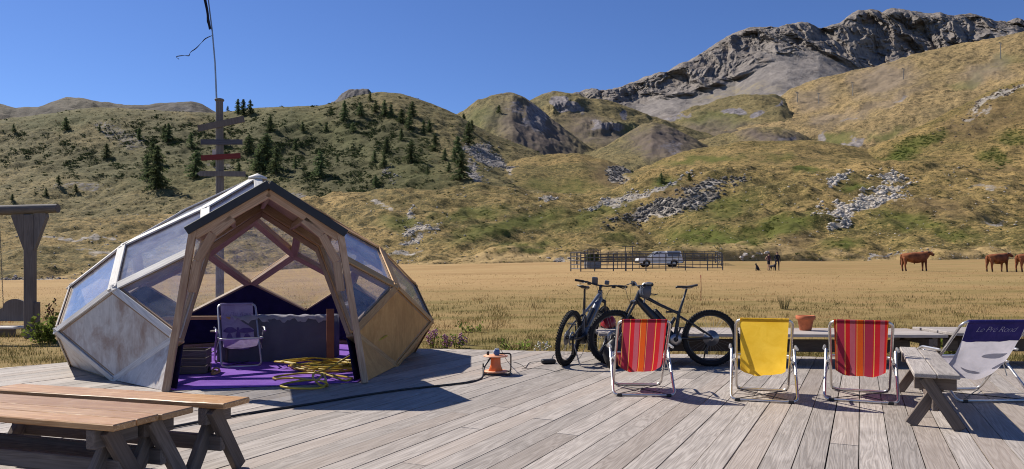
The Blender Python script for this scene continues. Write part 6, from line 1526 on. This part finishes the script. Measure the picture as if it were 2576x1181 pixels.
M['skin'] = plain('skin', (.45, .25, .17), .6); M['cloth_dark'] = plain('dark_clothes', (.022, .022, .032), .9); M['cloth_navy'] = plain('navy_clothes', (.03, .032, .05), .9)
M['hair'] = plain('dark_hair', (.05, .032, .02), .7); M['shirt'] = plain('dark_plum_top', (.07, .035, .05), .9)
def person(label, loc, rz, H, arm_l, arm_r, shorts, top, legs, twist=0.0, spread=.09):
    t = thing('person', label, 'person', loc, rz); k = H / 1.75
    J = [((0, 0, .98), (.15, .11)), ((0, .0, 1.15), (.135, .1)), ((0, 0, 1.36), (.17, .105)), ((0, 0, 1.47), (.08, .075)), ((0, 0, 1.53), .055), ((0, -.01, 1.6), (.075, .088)), ((0, -.005, 1.69), (.078, .09)), ((0, 0, 1.745), .05)]
    E_ = [(i, i + 1) for i in range(7)]
    for s, arm in ((-1, arm_l), (1, arm_r)):
        b = len(J); J += [((s * .19, 0, 1.42), .06), (arm[0], .046), (arm[1], .034), (arm[2], (.04, .022))]; E_ += [(2, b), (b, b + 1), (b + 1, b + 2), (b + 2, b + 3)]
        b = len(J); J += [((s * spread, 0, .88), .09), ((s * (spread + .01), -.01, .5), .062), ((s * (spread + .015), .02, .12), .042), ((s * (spread + .015), .01, .04), .045), ((s * (spread + .03), -.13, .03), .038)]; E_ += [(0, b), (b, b + 1), (b + 1, b + 2), (b + 2, b + 3), (b + 3, b + 4)]
    J = [(tuple(c * k for c in j[0]), tuple(c * k for c in j[1]) if isinstance(j[1], tuple) else j[1] * k) for j in J]
    def paint(c):
        z_ = c.z / k; x_ = abs(c.x / k)
        if z_ < .08: return 3
        if z_ < (.62 if shorts else .06): return 0 if shorts else 2
        if z_ < 1.0 and x_ < .23: return 2
        if z_ > 1.66 or (z_ > 1.55 and c.y > .02 * k): return 4
        if z_ > 1.49: return 0
        if x_ > .225: return 0 if shorts else 1
        return 1
    link('body', skin_mesh('body', J, E_, [M['skin'], top, legs, M['cloth_dark'], M['hair']], paint), t)
    # face, hair and hands
    hz = 1.655 * k
    MB().lathe([(0, .014), (.011, .006), (.013, -.008), (0, -.012)], 8, (0, -.097 * k, hz - .01)).build('nose', M['skin'], t)
    for s in (-1, 1):
        MB().lathe([(0, .008), (.008, .003), (0, -.006)], 6, (s * .032 * k, -.09 * k, hz + .015)).build('eye', M['cloth_dark'], t)
        MB().lathe([(0, .03), (.014, .012), (.01, -.02), (0, -.028)], 6, (s * .083 * k, 0, hz)).build('ear', M['skin'], t)
    MB().box((0, -.091 * k, hz - .055), (.045, .008, .01)).build('mouth', M['shirt'], t)
    hp_ = MB().lathe([(0, .1), (.05, .092), (.082, .06), (.088, .02), (.08, -.03)], 12, (0, .012, hz + .01)); hp_.build('hair', M['hair'], t)
    for s, arm in ((-1, arm_l), (1, arm_r)):
        w_ = Vector(arm[2]) * k; d = (Vector(arm[2]) - Vector(arm[1])).normalized()
        for q, (o_, L) in enumerate(((-.024, .07), (-.008, .08), (.008, .076), (.024, .06))): MB().tube([w_ + Vector((0, o_, 0)) + d * .02, w_ + Vector((0, o_, 0)) + d * (.02 + L * .55), w_ + Vector((-s * .012, o_, 0)) + d * (.02 + L)], [.009, .009, .007], 5).build('finger', M['skin'], t)
        MB().tube([w_ + Vector((0, -.03, 0)), w_ + Vector((0, -.05, 0)) + d * .03, w_ + Vector((-s * .01, -.052, 0)) + d * .055], [.01, .01, .008], 5).build('thumb', M['skin'], t)
hang = lambda s: ((s * .25, .02, 1.14), (s * .26, -.03, .9), (s * .26, -.06, .8))
p = cow_at(2358, 69); person('person in a dark top and shorts standing with one hand on the hip', p, R(20), 1.68, ((-.36, .06, 1.17), (-.24, -.03, 1.02), (-.17, -.05, 1.02)), hang(1), True, M['shirt'], M['cloth_dark'], 0, .085)
p = cow_at(2384, 69.5); person('taller person in dark clothes standing with legs apart', p, R(-15), 1.82, ((-.25, .02, 1.14), (-.22, -.14, .98), (-.14, -.2, .99)), hang(1), False, M['cloth_dark'], M['cloth_navy'], 0, .13)
def dog(label, loc, rz, sit, sc):
    t = thing('dog', label, 'dog', loc, rz); t.scale = (sc,) * 3
    if sit:
        J = [((-.18, 0, .16), (.13, .14)), ((-.05, 0, .32), (.12, .14)), ((.08, 0, .48), (.1, .12)), ((.13, 0, .62), .075), ((.18, 0, .72), .085), ((.31, 0, .69), .045), ((.1, .08, .35), .055), ((.13, .08, .16), .04), ((.14, .08, .02), .035), ((.18, .08, .02), .03), ((.1, -.08, .35), .055), ((.13, -.08, .16), .04), ((.14, -.08, .02), .035), ((.18, -.08, .02), .03), ((-.05, .14, .14), .08), ((-.12, .16, .04), .04), ((.04, .16, .03), .03), ((-.05, -.14, .14), .08), ((-.12, -.16, .04), .04), ((.04, -.16, .03), .03), ((-.3, 0, .06), .03), ((-.42, .06, .04), .02)]
        E_ = [(0, 1), (1, 2), (2, 3), (3, 4), (4, 5), (2, 6), (6, 7), (7, 8), (8, 9), (2, 10), (10, 11), (11, 12), (12, 13), (0, 14), (14, 15), (15, 16), (0, 17), (17, 18), (18, 19), (0, 20), (20, 21)]; hd = Vector((.17, 0, .79))
    else:
        J = [((-.3, 0, .5), (.1, .12)), ((0, 0, .5), (.1, .12)), ((.28, 0, .54), (.11, .14)), ((.4, 0, .66), .07), ((.5, 0, .74), .08), ((.64, 0, .7), .042), ((-.3, .09, .4), .07), ((-.28, .1, .28), .045), ((-.36, .1, .16), .03), ((-.33, .1, .02), .03), ((-.3, -.09, .4), .07), ((-.28, -.1, .28), .045), ((-.36, -.1, .16), .03), ((-.33, -.1, .02), .03), ((.28, .08, .36), .05), ((.28, .08, .18), .033), ((.28, .08, .02), .03), ((.28, -.08, .36), .05), ((.28, -.08, .18), .033), ((.28, -.08, .02), .03), ((-.46, 0, .52), .03), ((-.6, 0, .42), .022)]
        E_ = [(0, 1), (1, 2), (2, 3), (3, 4), (4, 5), (0, 6), (6, 7), (7, 8), (8, 9), (0, 10), (10, 11), (11, 12), (12, 13), (2, 14), (14, 15), (15, 16), (2, 17), (17, 18), (18, 19), (0, 20), (20, 21)]; hd = Vector((.49, 0, .81))
    link('body', skin_mesh('body', J, E_, [M['cloth_dark'], M['hair']], lambda c: 1 if c.z < .1 else 0), t)
    for s in (-1, 1): MB().tube([hd + Vector((0, s * .045, -.02)), hd + Vector((-.02, s * .07, .05)), hd + Vector((.0, s * .085, .01))], [.03, .025, .008], 6).build('ear', M['cloth_dark'], t)
    MB().lathe([(0, .015), (.016, 0), (0, -.012)], 8, hd + Vector((.175 if sit else .19, 0, -.09))).build('nose', M['rubber'], t)
dog('dark dog sitting in the grass left of the two people', cow_at(2323, 67), R(200), True, .85)
dog('dark dog standing between the two people', cow_at(2370, 67.8), R(-70), False, .9)

# wooden stake in the meadow
p = on_meadow(1763, 24); t = thing('marker_stake', 'thin reddish marker stake in the meadow above the bike saddle', 'stake', p)
MB().tube([(0, 0, -.05), (.01, 0, .42), (.0, 0, .86)], [.012, .012, .011], 6).build('rod', M['brown'], t); MB().tube([(0, 0, .78), (0, 0, .87)], .0145, 6).build('painted_tip', M['red_shell'], t)

# ------------------------------------------------------------------ ski-lift pylons
M['pylon'] = plain('pylon_steel', (.22, .21, .2), .6, .3, .3)
for u, v, hp, key, lb in ((2516, 148, 42, 'LS', 'ski-lift pylon highest up at the right on the grassy slope'), (2272, 208, 36, 'LS', 'ski-lift pylon second from the right below the cliff'), (2146, 240, 34, 'LS', 'ski-lift pylon in the middle of the lift line'), (2060, 262, 28, 'LS', 'ski-lift pylon second from the left on the slope'), (2007, 258, 26, 'LS', 'leftmost ski-lift pylon near the rock step')):
    g = ground_at(key, u, v); H = hp / FV * g.y; t = thing('lift_pylon', lb, 'pylon', g, R(35), 'ski-lift pylons'); rr = max(.5, 1.0 / FV * g.y)
    MB().tube([(0, 0, -2), (0, 0, H * .95)], [rr * 1.0, rr * .7], 8).build('mast', M['pylon'], t)
    MB().box((0, 0, H * .95), (H * .36, rr * 1.0, rr * 1.0)).build('cross_arm', M['pylon'], t)
    for s in (-1, 1): MB().box((s * H * .17, 0, H * .9), (rr * 2.2, rr * 1.6, rr * 1.2)).build('sheave_battery', M['pylon'], t)

bpy.context.view_layer.update()
